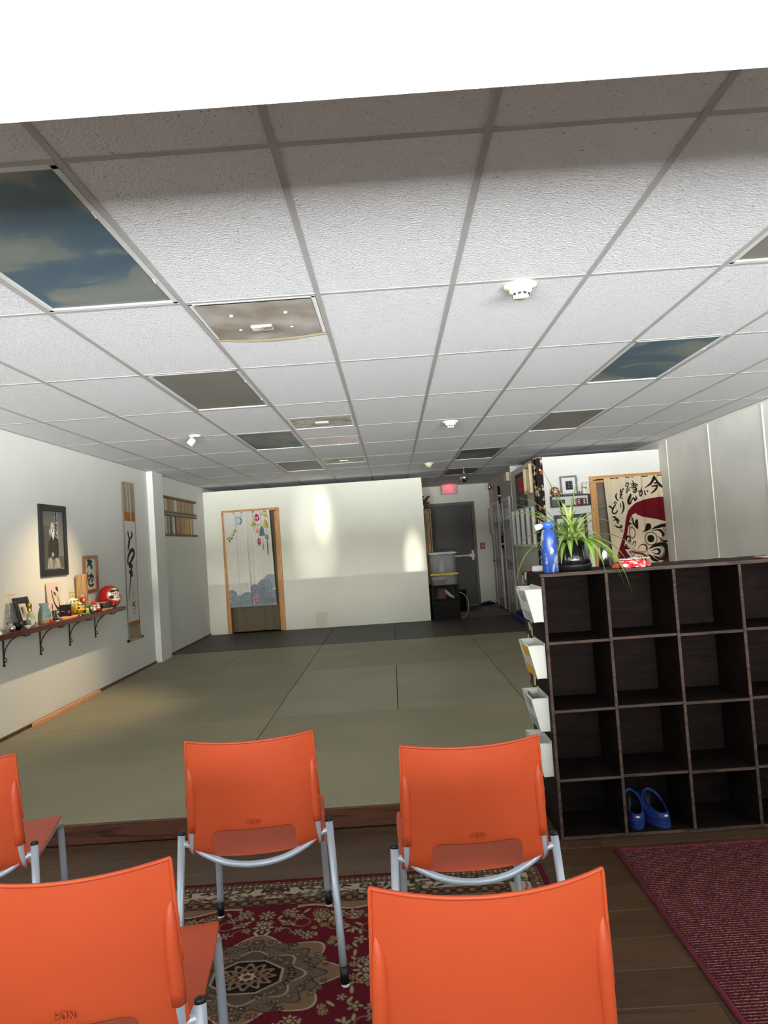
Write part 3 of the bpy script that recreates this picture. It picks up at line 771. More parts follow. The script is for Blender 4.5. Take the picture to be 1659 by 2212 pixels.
chairs = [((.333, .650), 5.0, 'orange plastic stacking chair in the front row, middle one, standing on the patterned rug'),
          ((1.045, .430), 2.8, 'orange plastic stacking chair in the front row next to the dark cubby shelf'),
          ((-.655, .585), 10.0, 'orange stacking chair cut off by the left photo edge, only its right side showing'),
          ((.150, -.292), 5.0, 'large near orange chair at the bottom left, back cropped by the photo edge'),
          ((.983, -.448), 2.5, 'near orange chair at the bottom centre right, legs out of frame')]
for i, ((x, y), a, lb) in enumerate(chairs):
    if i == 0: ch.location = (x, y, .0085); ch.rotation_euler = (0, 0, R(a)); ch['label'] = lb; ch['group'] = G1
    else: dup(ch, lb, G1, (x, y, .0085), R(a))
bpy.context.view_layer.update()

# ================================================================== RUGS
RW, RH = 2.26, 1.40
c = Canvas(RW, RH, .0035, (120, 96, 68))
X, Y = c.X - RW / 2, c.Y - RH / 2
ax, ay = np.abs(X), np.abs(Y)
dE = np.minimum(RW / 2 - ax, RH / 2 - ay)          # distance from the edge
along = np.where(RW / 2 - ax < RH / 2 - ay, ay, ax)
def soft(d): return np.clip(.5 + d / c.res, 0, 1)
red, cream, tan, brown, blk, grn = (84, 17, 28), (160, 146, 122), (112, 90, 64), (58, 42, 34), (24, 18, 20), (80, 76, 58)
def flower(cx, cy, r, n, col, core, ang=0, sym=True):
    pts = {(sx * cx, sy * cy) for sx in (-1, 1) for sy in (-1, 1)} if sym else {(cx, cy)}
    for px, py in pts:
        m = (np.abs(X - px) < r * 1.5) & (np.abs(Y - py) < r * 1.5)
        if not m.any(): continue
        dx, dy = X - px, Y - py; d = np.hypot(dx, dy); th = np.arctan2(dy, dx) + ang
        rr = r * (.72 + .28 * np.cos(n * th))
        c.mix(soft(rr - d + .003) * m, blk); c.mix(soft(rr - d) * m, col); c.mix(soft(r * .48 - d) * m, brown); c.mix(soft(r * .32 * (.8 + .2 * np.cos(n * th)) - d) * m, core); c.mix(soft(r * .1 - d) * m, brown)
def leaf(cx, cy, L, wd, a, col):
    for sx in (-1, 1):
        for sy in (-1, 1):
            px, py, aa = cx * sx, cy * sy, math.atan2(math.sin(a) * sy, math.cos(a) * sx)
            u = (X - px) * math.cos(aa) + (Y - py) * math.sin(aa); v = -(X - px) * math.sin(aa) + (Y - py) * math.cos(aa)
            d = (1 - np.hypot(u / L, v / wd)) * wd
            c.mix(soft(d + .002), blk); c.mix(soft(d), col)
# borders
c.mix(soft(.225 - dE), tan)
c.mix(((dE < .225) & (dE > .165)).astype(float), brown)
k = np.sin(along * 2 * PI / .05) * np.cos((dE - .195) * 2 * PI / .06); c.mix(((dE > .170) & (dE < .220) & (k > .15)).astype(float), tan); c.mix(((dE > .170) & (dE < .220) & (k < -.55)).astype(float), red)
c.mix(((dE > .075) & (dE <= .165)).astype(float), cream)
c.mix(((dE > .022) & (dE <= .075)).astype(float), brown)
k = np.sin(along * 2 * PI / .045 + 1) * np.cos((dE - .048) * 2 * PI / .05); c.mix(((dE > .026) & (dE < .070) & (k > .1)).astype(float), tan); c.mix(((dE > .026) & (dE < .070) & (k < -.6)).astype(float), cream)
c.mix(soft(.024 - dE), red)
for e in (.0245, .072, .076, .163, .167, .222): c.mix(soft(.0018 - np.abs(dE - e)), blk)
wave = .12 + .026 * np.sin(along * 2 * PI / .30)
c.mix(((dE > .078) & (dE < .162)) * soft(.0035 - np.abs(dE - wave)), (96, 78, 52))
# field: red with tan scalloped corners
field = dE > .225
fx, fy = RW / 2 - .225, RH / 2 - .225
c.mix(field.astype(float), red)
cd_ = np.hypot((fx - ax) / 1.15, (fy - ay)); sc_ = .335 + .028 * np.cos(np.arctan2(fy - ay, fx - ax) * 14)
edge = np.minimum(fy - ay - (.035 + .022 * np.cos(ax * 2 * PI / .33)), 9)
spand = field & ((cd_ < sc_) | ((edge < 0) & (ax > .11)))
c.mix(spand.astype(float), tan)
rim = field & ((np.abs(cd_ - sc_) < .0055) & ~((edge < 0) & (ax > .11)) | ((np.abs(edge) < .0045) & (ax > .11) & (cd_ > sc_)))
c.mix(rim.astype(float), cream)
# medallion
KX = .78; th = np.arctan2(Y, X * KX); rm = np.hypot(X * KX, Y)
for rad, amp, n, col in ((.232, .026, 8, cream), (.226, .026, 8, tan), (.196, .016, 16, blk), (.191, .016, 16, (92, 78, 66)), (.142, .014, 8, cream), (.137, .014, 8, (84, 66, 54))):
    c.mix(soft(rad + amp * np.cos(n * th) - rm), col)
oct_ = np.maximum(np.maximum(np.abs(X * KX), np.abs(Y)) , (np.abs(X * KX) + np.abs(Y)) * .72)
c.mix(soft(.093 - oct_), cream); c.mix(soft(.088 - oct_), blk)
for r_, n, col in ((.078, 12, (122, 104, 82)), (.064, 12, blk), (.055, 10, tan), (.036, 10, (70, 24, 30)), (.025, 8, cream), (.013, 8, brown)): c.mix(soft(r_ * (.86 + .14 * np.cos(n * th)) - rm), col)
rs = random.Random(11)
for k in range(11):
    s_ = -1.0 + .2 * k
    for p in ((s_ * 1.0, RH / 2 - .118), ):
        flower(p[0], p[1], .036 if k % 2 else .027, 6 if k % 2 else 5, (118, 70, 54) if k % 2 else grn, cream)
for k in range(4): flower(RW / 2 - .118, -.0 + .15 * k, .034 if k % 2 else .026, 6, (118, 70, 54), cream)
for k in range(90):
    u = rs.uniform(0, 1.1); v = rs.choice((-1, 1)) * rs.uniform(.018, .034)
    leaf(u, RH / 2 - .12 + v, .016, .006, rs.uniform(0, PI), rs.choice((grn, brown, (120, 86, 60), tan)))
for k in range(26): leaf(RW / 2 - .12 + rs.choice((-1, 1)) * rs.uniform(.016, .034), rs.uniform(0, .58), .015, .006, rs.uniform(0, PI), rs.choice((grn, brown, (120, 86, 60))))
for k in range(70):   # spandrel and medallion fillings
    u, v = rs.uniform(.5, fx), rs.uniform(.15, fy)
    if math.hypot((fx - u) / 1.15, fy - v) < .30: flower(u, v, rs.uniform(.010, .020), 5, rs.choice((brown, grn, (120, 60, 50))), cream)
for k in range(44):
    a, q = rs.uniform(0, PI / 2), rs.choice((.118, .168, .21)); flower(q / KX * math.cos(a), q * math.sin(a), rs.uniform(.009, .016), 6, rs.choice((brown, (110, 96, 74), (104, 52, 48), tan)), cream)
for k in range(210):  # scattered blossoms on the red
    u, v = rs.uniform(0, fx - .05), rs.uniform(0, fy - .05)
    q = math.hypot(u * .78, v)
    if q < .27 or math.hypot((fx - u) / 1.15, fy - v) < .385: continue
    if rs.random() < .55: flower(u, v, rs.uniform(.014, .030), rs.choice((5, 6, 8)), (142, 124, 90), (170, 150, 112))
    else: leaf(u, v, rs.uniform(.012, .022), .006, rs.uniform(0, PI), (146, 128, 94))
flower(0, .31, .042, 8, (146, 128, 94), cream, sym=True); flower(0, .40, .035, 8, (146, 128, 94), cream); flower(.40, 0, .045, 8, (146, 128, 94), cream); leaf(.02, .265, .02, .006, 1.0, cream)
for k in range(16):
    u = .08 + k * .065; c.mix(soft(.0028 - np.abs(np.hypot(ax - u, ay - (.27 + .16 * ((k * 7) % 5) / 5)) - .030)) * field * (np.hypot(ax * .78, ay) > .27) * (cd_ > sc_ + .01), (120, 90, 66))
rug = thing('persian_rug', 'patterned dark red and tan oriental rug under the orange chairs', 'rug', (1.413 - RW / 2, 1.19 - RH / 2, 0))
hz = rng.normal(0, .0004, c.X.shape)
c.build('pile', lambda x, y: (x - RW / 2, RH / 2 - y, .0075 + hz), paint_mat('wool_pile', .95, 420, .1), rug)
b = BM(); bbox(b, -RW / 2, RW / 2, -RH / 2, RH / 2, .001, .0068, .002); obj('backing', b, mat('rug_edge_red', (104, 24, 36), .95), rug)

def ribbed():
    m, nt, bs = new_mat('looped_ribbed_carpet')
    v = coords(nt, (1, 1, 1), False)
    wv = nt.add('ShaderNodeTexWave', bands_direction='Y', i_Scale=22.0, i_Distortion=1.4, i_Detail=2.0); wv.inputs['Detail Scale'].default_value = 9.0; nt.link(v, wv.inputs['Vector'])
    nz = nt.add('ShaderNodeTexNoise', i_Scale=130.0, i_Detail=2.0); nt.link(v, nz.inputs['Vector'])
    mu = nt.add('ShaderNodeMath', operation='MULTIPLY'); nt.link(wv.outputs['Fac'], mu.inputs[0]); nt.link(nz.outputs[0], mu.inputs[1])
    nt.link(ramp(nt, mu.outputs[0], [(0.22, (72, 26, 34)), (0.40, (96, 44, 46)), (0.54, (158, 116, 100))]), bs.inputs['Base Color'])
    bs.inputs['Roughness'].default_value = .95; bs.inputs['Specular IOR Level'].default_value = .1
    bump(nt, bs, mu.outputs[0], .9, .006); return m
r2 = thing('ribbed_mat', 'burgundy ribbed carpet runner on the floor in front of the cubby shelf', 'rug', (1.755, 1.278, 0))
b = BM(); bbox(b, .018, 2.1, -2.7, -.014, .001, .009, .003); obj('pile', b, ribbed(), r2)
b = BM(); tube(b, [(.010, -2.7, .006), (.010, -.006, .006)], .0085, 6); tube(b, [(.004, -.008, .005), (2.1, -.008, .005)], .0060, 6); obj('binding', b, mat('burgundy_binding', (112, 28, 46), .8, bs=500, bstr=.2), r2, True)

# ================================================================== CUBBY SHELF
SX0, SY0, SZ = 1.553, 1.411, 1.232
cs = thing('cubby_shelf', 'dark stained plywood shoe cubby shelf with open square compartments', 'shelf', (SX0, SY0, 0))
DX = [0.0, .297, .612, .920, 1.235, 1.55]; DZ = [.010, .272, .588, .905]
dep = .318
def board(name, x0, x1, y0, y1, z0, z1):
    b = BM(); bbox(b, x0, x1, y0 + .003, y1, z0, z1, .0015); o = obj(name, b, M['shelfwood'], cs)
    b = BM(); bbox(b, x0 + .0006, x1 - .0006, y0, y0 + .0032, z0 + .0006, z1 - .0006, .0008); obj('plywood_edge', b, M['shelfedge'], o)
board('top', -.006, DX[-1] + .02, 0, dep + .004, SZ - .018, SZ)
board('base', 0, DX[-1] + .016, 0, dep, .002, .018)
for i, x in enumerate(DX): board('side_panel' if i in (0, len(DX) - 1) else 'divider', x, x + .015, .001, dep, .018, SZ - .018)
for i in range(len(DX) - 1):
    for z in DZ[1:]:
        z2 = z + [.0, .004, .001, .006, .0][i]
        board('shelf_board', DX[i] + .015, DX[i + 1], .002 + .002 * (i % 2), dep - .01, z2 - .007, z2 + .007)
M['flaking'] = wood('flaking_dark_paint', (18, 11, 8), (34, 23, 18), (1.2, 11, 11), 0.7, 0.12, worn=(150, 144, 138))
for za, zb in ((.93, 1.19), (.62, .88), (.34, .56)):
    b = BM(); bbox(b, DX[1] + .0152, DX[1] + .0162, .012, .085, za, zb, .0004); obj('flaked_paint', b, M['flaking'], cs)
b = BM(); box(b, .0, DX[-1] + .015, dep - .008, dep, .018, SZ - .018); obj('back_panel', b, M['shelfwood'], cs)
# floral cloth backed panel behind it
def floral():
    m, nt, bs = new_mat('floral_black_cloth')
    v = coords(nt, (1, 1, 1), False)
    vo = nt.add('ShaderNodeTexVoronoi', i_Scale=15.0); nt.link(v, vo.inputs['Vector'])
    bn = nt.add('ShaderNodeSeparateColor'); nt.link(vo.outputs['Color'], bn.inputs[0])
    pal = ramp(nt, bn.outputs[0], [(0.0, (204, 184, 146)), (0.34, (176, 134, 112)), (0.56, (168, 70, 52)), (0.64, (206, 186, 150)), (0.84, (108, 104, 80))], 'CONSTANT')
    nz = nt.add('ShaderNodeTexNoise', i_Scale=60.0, i_Detail=3.0); nt.link(v, nz.inputs['Vector'])
    ad = nt.add('ShaderNodeMath', operation='MULTIPLY_ADD'); nt.link(nz.outputs[0], ad.inputs[0]); ad.inputs[1].default_value = .34; nt.link(vo.outputs['Distance'], ad.inputs[2])
    lt = nt.add('ShaderNodeMath', operation='LESS_THAN'); nt.link(ad.outputs[0], lt.inputs[0]); lt.inputs[1].default_value = .60
    mx = nt.add('ShaderNodeMix', data_type='RGBA'); nt.link(lt.outputs[0], mx.inputs[0]); mx.inputs[6].default_value = (*lin((22, 18, 16)), 1); nt.link(pal, mx.inputs[7])
    nt.link(mx.outputs[2], bs.inputs['Base Color']); bs.inputs['Roughness'].default_value = .9; return m
M['floral'] = floral()
t = thing('floral_screen', 'panel wrapped in black cloth with cream and red flowers, behind the cubby shelf', 'screen', (2.3, 1.85, .105))
b = BM(); bbox(b, 1.556, 3.10, 1.762, 1.935, .106, 1.224, .012, 2); obj('cloth_cover', b, M['floral'], t, world=True)
t = thing('red_pen', 'small red folded paper lying on the corner of the floral screen', 'paper', (1.60, 1.86, 1.226))
b = BM(); bbox(b, -.03, .05, -.02, .02, 0, .004, .001)
for v in b.verts: v.co.z += .012 * max(0, v.co.x / .05) ** 2
obj('sheet', b, mat('red_paper', (178, 52, 40), .6), t)

# wall pockets on the shelf's side
def pocket(y0, zt, label, papers):
    t = thing('file_pocket', label, 'file pocket', (SX0, y0, zt - .155), group='white file pockets on the side of the cubby shelf')
    W_, H_, d0, d1 = .258, .155, .078, .043; th = .003
    # back plate, two ends, base, outer face with a scooped top
    b = BM(); bbox(b, -.004, -.001, 0, W_, 0, H_ + .012, .001); o = obj('back_plate', b, M['clearwhite'], t)
    for y in (0, W_ - th): b = BM(); prism(b, [(-.004, 0), (-d1, 0), (-d0, H_), (-.004, H_)], y, y + th, 'y'); obj('end_panel', b, M['clearwhite'], t)
    b = BM(); box(b, -d1, -.003, 0, W_, 0, th); obj('base', b, M['clearwhite'], t)
    b = BM(); pf_ = [(0, 0), (W_, 0), (W_, H_), (W_ - .02, H_), (W_ - .045, H_ - .06), (.045, H_ - .06), (.02, H_), (0, H_)]
    n = len(pf_); fx_ = lambda z: -(d1 + (d0 - d1) * z / H_)
    A = [b.verts.new((fx_(z), y, z)) for y, z in pf_]; Bv = [b.verts.new((fx_(z) - th, y, z)) for y, z in pf_]
    for i in range(n): b.faces.new((A[i], A[(i + 1) % n], Bv[(i + 1) % n], Bv[i]))
    b.faces.new(A); b.faces.new(list(reversed(Bv))); obj('outer_face', b, M['clearwhite'], t)
    b = BM(); tube(b, [(-d0, .004, H_), (-d0, W_ - .004, H_)], .004, 6); tube(b, [(-d0, .003, H_), (-.004, .003, H_)], .004, 6); tube(b, [(-d0, W_ - .003, H_), (-.004, W_ - .003, H_)], .004, 6); obj('rolled_rim', b, M['clearwhite'], t, True)
    for k, (col, dx, hh) in enumerate(papers):
        p = thing('leaflet', f'{col[0]} standing in the {label.split(" file")[0]} pocket', 'leaflet', (SX0 - dx, y0 + W_ / 2, zt - .15))
        cv = Canvas(W_ - .05, hh, .004, col[1])
        for q in range(int(hh / .012)):
            if col[2]: cv.rect(.012, .012 + q * .012, .012 + (W_ - .08) * (.6 + .4 * ((q * 37) % 10) / 10), .016 + q * .012, col[2])
        cv.build('sheet', lambda x, y: (-.022 * (1 - y / hh) + 0 * x, x - W_ / 2 + .025, hh - y), M['paper'], p)
pocket(1.415, 1.160, 'topmost white file pocket on the side of the cubby shelf', [(('grey printed notice', (186, 186, 186), (96, 98, 104)), .05, .135)])
pocket(1.438, .894, 'second white file pocket from the top, on the side of the cubby shelf', [(('yellow brochure', (214, 168, 56), (176, 120, 40)), .05, .135)])
pocket(1.452, .644, 'third white file pocket from the top, on the side of the cubby shelf', [(('ochre and grey brochure', (168, 140, 70), (90, 80, 60)), .034, .15), (('pale grey sheet', (176, 176, 178), (120, 122, 128)), .05, .13)])
pocket(1.452, .434, 'lowest white file pocket, partly hidden behind the front orange chair', [])

# clogs in the second bottom compartment
def clog(label, loc, rotz, mirror, src=None):
    t = thing('clog', label, 'clog', loc, rotz, 'blue clogs in the cubby')
    N = 40
    def P(a):   # outer outline, heel at y=0
        yy = .138 - .138 * math.cos(a); s = math.sin(a); wv = .044 + .010 * math.sin(PI * min(1, yy / .27) - .5)
        return (math.copysign(abs(s) ** .62, s) * wv + mirror * .008 * (yy / .27) ** 2, yy)
    def O(a):
        return (math.sin(a) * .036 + mirror * .002, .088 - .076 * math.cos(a), .066 + .064 * ((1 - math.cos(a)) / 2) ** 1.5)
    b = BM(); rows = []
    lv = [(.0, 1.0), (.013, 1.03), (.015, .985), (.027, 1.03), (.029, .98), (.041, 1.02), (.043, .975), (.050, 1.0)]
    for z, s in lv: rows.append([b.verts.new((P(2 * PI * k / N)[0] * s, .138 + (P(2 * PI * k / N)[1] - .138) * s, z)) for k in range(N)])
    for q in (.2, .4, .6, .8, 1.0):
        row = []
        for k in range(N):
            a = 2 * PI * k / N; p, o = P(a), O(a); e = q ** 1.25
            row.append(b.verts.new((p[0] + (o[0] - p[0]) * e, p[1] + (o[1] - p[1]) * e, .050 + (o[2] - .050) * math.sin(q * PI / 2))))
        rows.append(row)
    row = [b.verts.new((O(2 * PI * k / N)[0] * .93, .088 + (O(2 * PI * k / N)[1] - .088) * .95, O(2 * PI * k / N)[2] - .004)) for k in range(N)]; rows.append(row)
    for p, q in zip(rows, rows[1:]):
        for k in range(N): b.faces.new((p[k], p[(k + 1) % N], q[(k + 1) % N], q[k]))
    b.faces.new(list(reversed(rows[0])))
    smooth_by_angle(obj('shell', b, M['clog'], t), 50)
    b = BM(); r1 = [b.verts.new((O(2 * PI * k / N)[0] * .93, .088 + (O(2 * PI * k / N)[1] - .088) * .95, O(2 * PI * k / N)[2] - .005)) for k in range(N)]
    r2_ = [b.verts.new((math.sin(2 * PI * k / N) * .034, .1 - .085 * math.cos(2 * PI * k / N), .03)) for k in range(N)]
    for k in range(N): b.faces.new((r1[k], r1[(k + 1) % N], r2_[(k + 1) % N], r2_[k]))
    b.faces.new(r2_); obj('lining', b, M['black'], t, True)
    b = BM(); tube(b, [O(2 * PI * k / N) for k in range(N)] + [O(0)], .0028, 6); obj('collar', b, M['clog'], t, True)
    b = BM(); tube(b, crom([(-.047, .10, .060), (-.040, .145, .105), (0, .168, .132), (.040, .145, .105), (.047, .10, .060)], 4), [.006] * 17, 8); obj('strap', b, M['clog'], t, True)
    b = BM(); bbox(b, -.008, .008, -.001, .004, .055, .063, .001); obj('size_tag', b, M['clearwhite'], t)
M['clog'] = mat('navy_blue_foam', (34, 54, 112), .5, var=.04, bs=400, bstr=.05)
clog('left blue foam clog in the bottom cubby, half behind the divider', (1.920, 1.436, .018), R(-6), 1)
clog('right blue foam clog in the bottom cubby, heel towards the camera', (2.050, 1.430, .018), R(9), -1)

# ---- on top of the cubby shelf
t = thing('water_bottle', 'scratched blue metal water bottle with a white flip cap on the cubby shelf', 'bottle', (1.618, 1.487, SZ))
def scratched():
    m, nt, bs = new_mat('scratched_blue_steel')
    v = coords(nt, (1, 1, .30), False); nz = nt.add('ShaderNodeTexNoise', i_Scale=26.0, i_Detail=8.0, i_Roughness=.75); nt.link(v, nz.inputs['Vector'])
    nt.link(ramp(nt, nz.outputs[0], [(0.53, (38, 74, 150)), (0.58, (206, 210, 214))]), bs.inputs['Base Color'])
    nt.link(ramp(nt, nz.outputs[0], [(0.53, (0, 0, 0)), (0.58, (200, 200, 200))]), bs.inputs['Metallic']); bs.inputs['Roughness'].default_value = .32; return m
b = BM(); lathe(b, [(.035, 0), (.0375, .003), (.0375, .155), (.036, .175), (.030, .195), (.0255, .207)], 36); obj('body', b, scratched(), t, True)
b = BM(); lathe(b, [(.0250, .207), (.0250, .210)], 30); obj('seal', b, M['black'], t)
b = BM(); lathe(b, [(.0255, .210), (.0255, .240), (.0225, .243), (0, .243)], 30); obj('collar', b, mat('blue_lid', (44, 86, 176), .35), t, True)
b = BM(); tube(b, [(-.024, 0, .226), (-.036, 0, .223)], .010, 12); obj('hinge', b, mat('clear_hinge', (200, 202, 206), .3), t, True)
b = BM(); tube(b, [(-.034, -.004, .224), (-.062, -.006, .216)], .0145, 18); obj('cap', b, M['clearwhite'], t, True)
t = thing('jar_lid', 'round white plastic lid lying behind the blue bottle', 'lid', (1.617, 1.675, SZ))
b = BM(); lathe(b, [(.050, 0), (.052, .003), (.052, .022), (.047, .027), (0, .028)], 32); obj('lid', b, M['clearwhite'], t, True)
t = thing('drink_can', 'silver can standing behind the right side of the plant pot', 'can', (1.925, 1.66, SZ))
b = BM(); lathe(b, [(.024, 0), (.027, .006), (.027, .098), (.022, .108), (.020, .108), (.019, .104), (0, .104)], 28); obj('body', b, M['chrome'], t, True)
t = thing('festival_fans', 'red and white crinkled paper bundle topped by a white disc on the cubby shelf', 'paper bundle', (1.985, 1.435, SZ))
b = BM(); n = 26; m_ = 10; g = []
for r in range(m_ + 1):
    row = []
    for k in range(n):
        a = 2 * PI * k / n; q = .085 * (1 - (r / m_) ** 3 * .55); wob = 1 + .09 * math.sin(a * 9 + r) + .05 * math.sin(a * 17)
        row.append(b.verts.new((q * 1.0 * wob * math.cos(a), q * .62 * wob * math.sin(a), .034 * (r / m_) + .003 * math.sin(a * 7 + r * 2))))
    g.append(row)
for p, q in zip(g, g[1:]):
    for k in range(n): b.faces.new((p[k], p[(k + 1) % n], q[(k + 1) % n], q[k]))
b.faces.new(g[-1]); bmesh.ops.translate(b, vec=(0, 0, .003), verts=b.verts)
m, nt, bs = new_mat('red_white_crinkle'); v = coords(nt, (1, 1, 2), False); wv = nt.add('ShaderNodeTexNoise', i_Scale=34.0, i_Detail=4.0); nt.link(v, wv.inputs['Vector'])
nt.link(ramp(nt, wv.outputs[0], [(.55, (206, 44, 48)), (.60, (232, 206, 200))]), bs.inputs['Base Color'])
obj('packet', b, m, t)
b = BM(); lathe(b, [(0, 0), (.040, .001), (.043, .003), (.040, .005), (.032, .004), (0, .004)], 28, (-.035, -.008, .0385)); obj('paper_disc', b, M['clearwhite'], t, True)
b = BM()
for k, (x, y, a) in enumerate(((.045, .012, .3), (.05, -.012, -.4), (.02, .028, 1.1))):
    q = BM(); bbox(q, -.035, .035, -.016, .016, 0, .002, .0005); join(b, q, Matrix.Translation((x, y, .040 + .002 * k)) @ Matrix.Rotation(a, 4, 'Z'))
obj('folded_paper', b, mat('white_red_paper', (230, 216, 212), .6), t)
t = thing('folded_leaflet', 'white and red folded leaflet at the right edge on the cubby shelf top', 'leaflet', (2.70, 1.50, SZ))
b = BM(); bbox(b, -.08, .09, -.05, .05, .006, .0075, .0006); obj('white_sheet', b, M['clearwhite'], t)
b = BM(); bbox(b, -.10, .06, -.06, .03, .001, .0055, .0012); obj('red_sheet', b, mat('crimson_cover', (150, 30, 40), .5), t)

# spider plant
sp_ = thing('spider_plant', 'spider plant with long arching striped leaves in a glossy black pot on the cubby shelf', 'potted plant', (1.742, 1.545, SZ))
M['pot'] = mat('glossy_black_glaze', (14, 15, 17), .10, spec=.6, coat=.6)
b = BM(); lathe(b, [(.078, .026), (.083, .032), (.082, .06), (.064, .146), (.061, .149), (.057, .146), (.060, .128), (0, .126)], 48); obj('pot', b, M['pot'], sp_, True)
b = BM(); lathe(b, [(.072, 0), (.080, .004), (.088, .022), (.088, .031), (.084, .031), (.080, .024), (0, .022)], 48); obj('saucer', b, M['blackpaint'], sp_, True)
b = BM(); lathe(b, [(.059, .1285), (.03, .134), (0, .136)], 20); obj('soil', b, mat('potting_soil', (44, 32, 24), .95, var=.3, vs=90), sp_)
def leaf_mat():
    m, nt, bs = new_mat('striped_leaf')
    a = nt.add('ShaderNodeAttribute', attribute_name='paint'); nt.link(a.outputs['Color'], bs.inputs['Base Color'])
    bs.inputs['Roughness'].default_value = .4; bs.inputs['Specular IOR Level'].default_value = .4
    tr = nt.add('ShaderNodeBsdfTranslucent'); nt.link(a.outputs['Color'], tr.inputs[0])
    mx = nt.add('ShaderNodeMixShader'); mx.inputs[0].default_value = .25; nt.link(bs.outputs[0], mx.inputs[1]); nt.link(tr.outputs[0], mx.inputs[2]); nt.link(mx.outputs[0], nt.n['Material Output'].inputs[0])
    return m
M['leaf'] = leaf_mat()
def blade(p0, p1, p2, wd, tone):
    """leaf along a quadratic arc in local coordinates"""
    p0, p1, p2 = (np.array(p) for p in (p0, p1, p2)); n = 13
    t = np.linspace(0, 1, n)[:, None]; P = (1 - t) ** 2 * p0 + 2 * t * (1 - t) * p1 + t ** 2 * p2
    d = np.gradient(P, axis=0); d /= np.linalg.norm(d, axis=1)[:, None]
    s = np.cross(d, [0, 0, 1.0]); ln = np.linalg.norm(s, axis=1)[:, None]; s = np.where(ln > .15, s / np.maximum(ln, 1e-6), np.array([.94, -.34, 0])); nn = np.cross(s, d)
    prof = 1.35 * wd * np.clip(np.sin(np.pi * (.12 + .88 * t ** .8)) , .04, 1) ** .7
    cols = np.array([-1, -.42, 0, .42, 1]); G_ = P[:, None, :] + s[:, None, :] * prof[:, None, :] * cols[None, :, None] + nn[:, None, :] * (np.abs(cols)[None, :, None] * prof[:, None, :] * .38)
    g1 = np.array(lin(tone)); g2 = np.array(lin((min(255, tone[0] + 66), min(255, tone[1] + 46), tone[2] + 50)))
    C = np.empty((n, 5, 3)); C[:] = g1; C[:, 2] = g2; C[:, 1] = g1 * .7 + g2 * .3; C[:, 3] = g1 * .7 + g2 * .3
    grid_obj('leaf', G_[..., 0], G_[..., 1], G_[..., 2], C, M['leaf'], sp_)
o0 = np.array((1.742, 1.545, SZ))
def L(tip, ctrl, wd, tone=(92, 128, 44)): blade((rng.uniform(-.02, .02), rng.uniform(-.02, .02), .13), np.array(ctrl) - o0, np.array(tip) - o0, wd, tone)
L((1.632, 1.57, 1.735), (1.72, 1.56, 1.53), .0115); L((1.802, 1.55, 1.685), (1.745, 1.55, 1.52), .0105, (110, 146, 58)); L((1.685, 1.60, 1.66), (1.74, 1.58, 1.52), .009)
L((1.405, 1.56, 1.49), (1.56, 1.55, 1.60), .009, (120, 150, 60)); L((1.462, 1.52, 1.515), (1.60, 1.53, 1.58), .009, (104, 142, 54)); L((1.445, 1.50, 1.165), (1.50, 1.51, 1.44), .008, (112, 146, 58))
L((1.468, 1.56, 1.345), (1.58, 1.55, 1.50), .009); L((1.553, 1.45, 1.335), (1.64, 1.46, 1.50), .010, (110, 148, 50)); L((1.645, 1.42, 1.33), (1.69, 1.44, 1.46), .010)
L((2.03, 1.52, 1.325), (1.92, 1.53, 1.45), .008, (106, 138, 70)); L((1.955, 1.36, 1.118), (1.89, 1.37, 1.42), .0105, (114, 150, 60)); L((1.925, 1.375, 1.165), (1.86, 1.38, 1.44), .010, (120, 158, 62)); L((1.85, 1.395, 1.215), (1.82, 1.40, 1.43), .013, (110, 154, 50))
L((1.80, 1.40, 1.260), (1.80, 1.42, 1.42), .014, (104, 150, 46)); L((1.965, 1.43, 1.262), (1.90, 1.46, 1.42), .010, (118, 154, 60)); L((1.91, 1.39, 1.20), (1.87, 1.40, 1.40), .011, (116, 154, 56))
L((1.97, 1.58, 1.54), (1.83, 1.56, 1.55), .006, (120, 136, 84)); L((1.99, 1.60, 1.43), (1.85, 1.57, 1.54), .006, (120, 136, 84)); L((1.47, 1.60, 1.57), (1.60, 1.58, 1.58), .005, (118, 134, 80)); L((1.50, 1.58, 1.60), (1.62, 1.56, 1.60), .005, (118, 134, 80))
L((1.70, 1.40, 1.30), (1.70, 1.43, 1.42), .012, (100, 138, 52)); L((1.66, 1.44, 1.27), (1.68, 1.46, 1.40), .010)
for k in range(58):
    a = rng.uniform(0, 2 * PI); el = rng.uniform(.35, 1.45); ln = rng.uniform(.11, .24); h = math.cos(el) * ln; z = math.sin(el) * ln
    tip = (h * math.cos(a), h * math.sin(a) * .8, .13 + max(-.01, z - .5 * h)); ct = (h * .45 * math.cos(a), h * .4 * math.sin(a), .13 + z * .72 + .02)
    tone = [(92, 128, 44), (114, 150, 58), (82, 114, 42), (134, 156, 88)][k % 4]
    blade((rng.uniform(-.025, .025), rng.uniform(-.025, .025), .128), ct, tip, rng.uniform(.005, .010), tone)

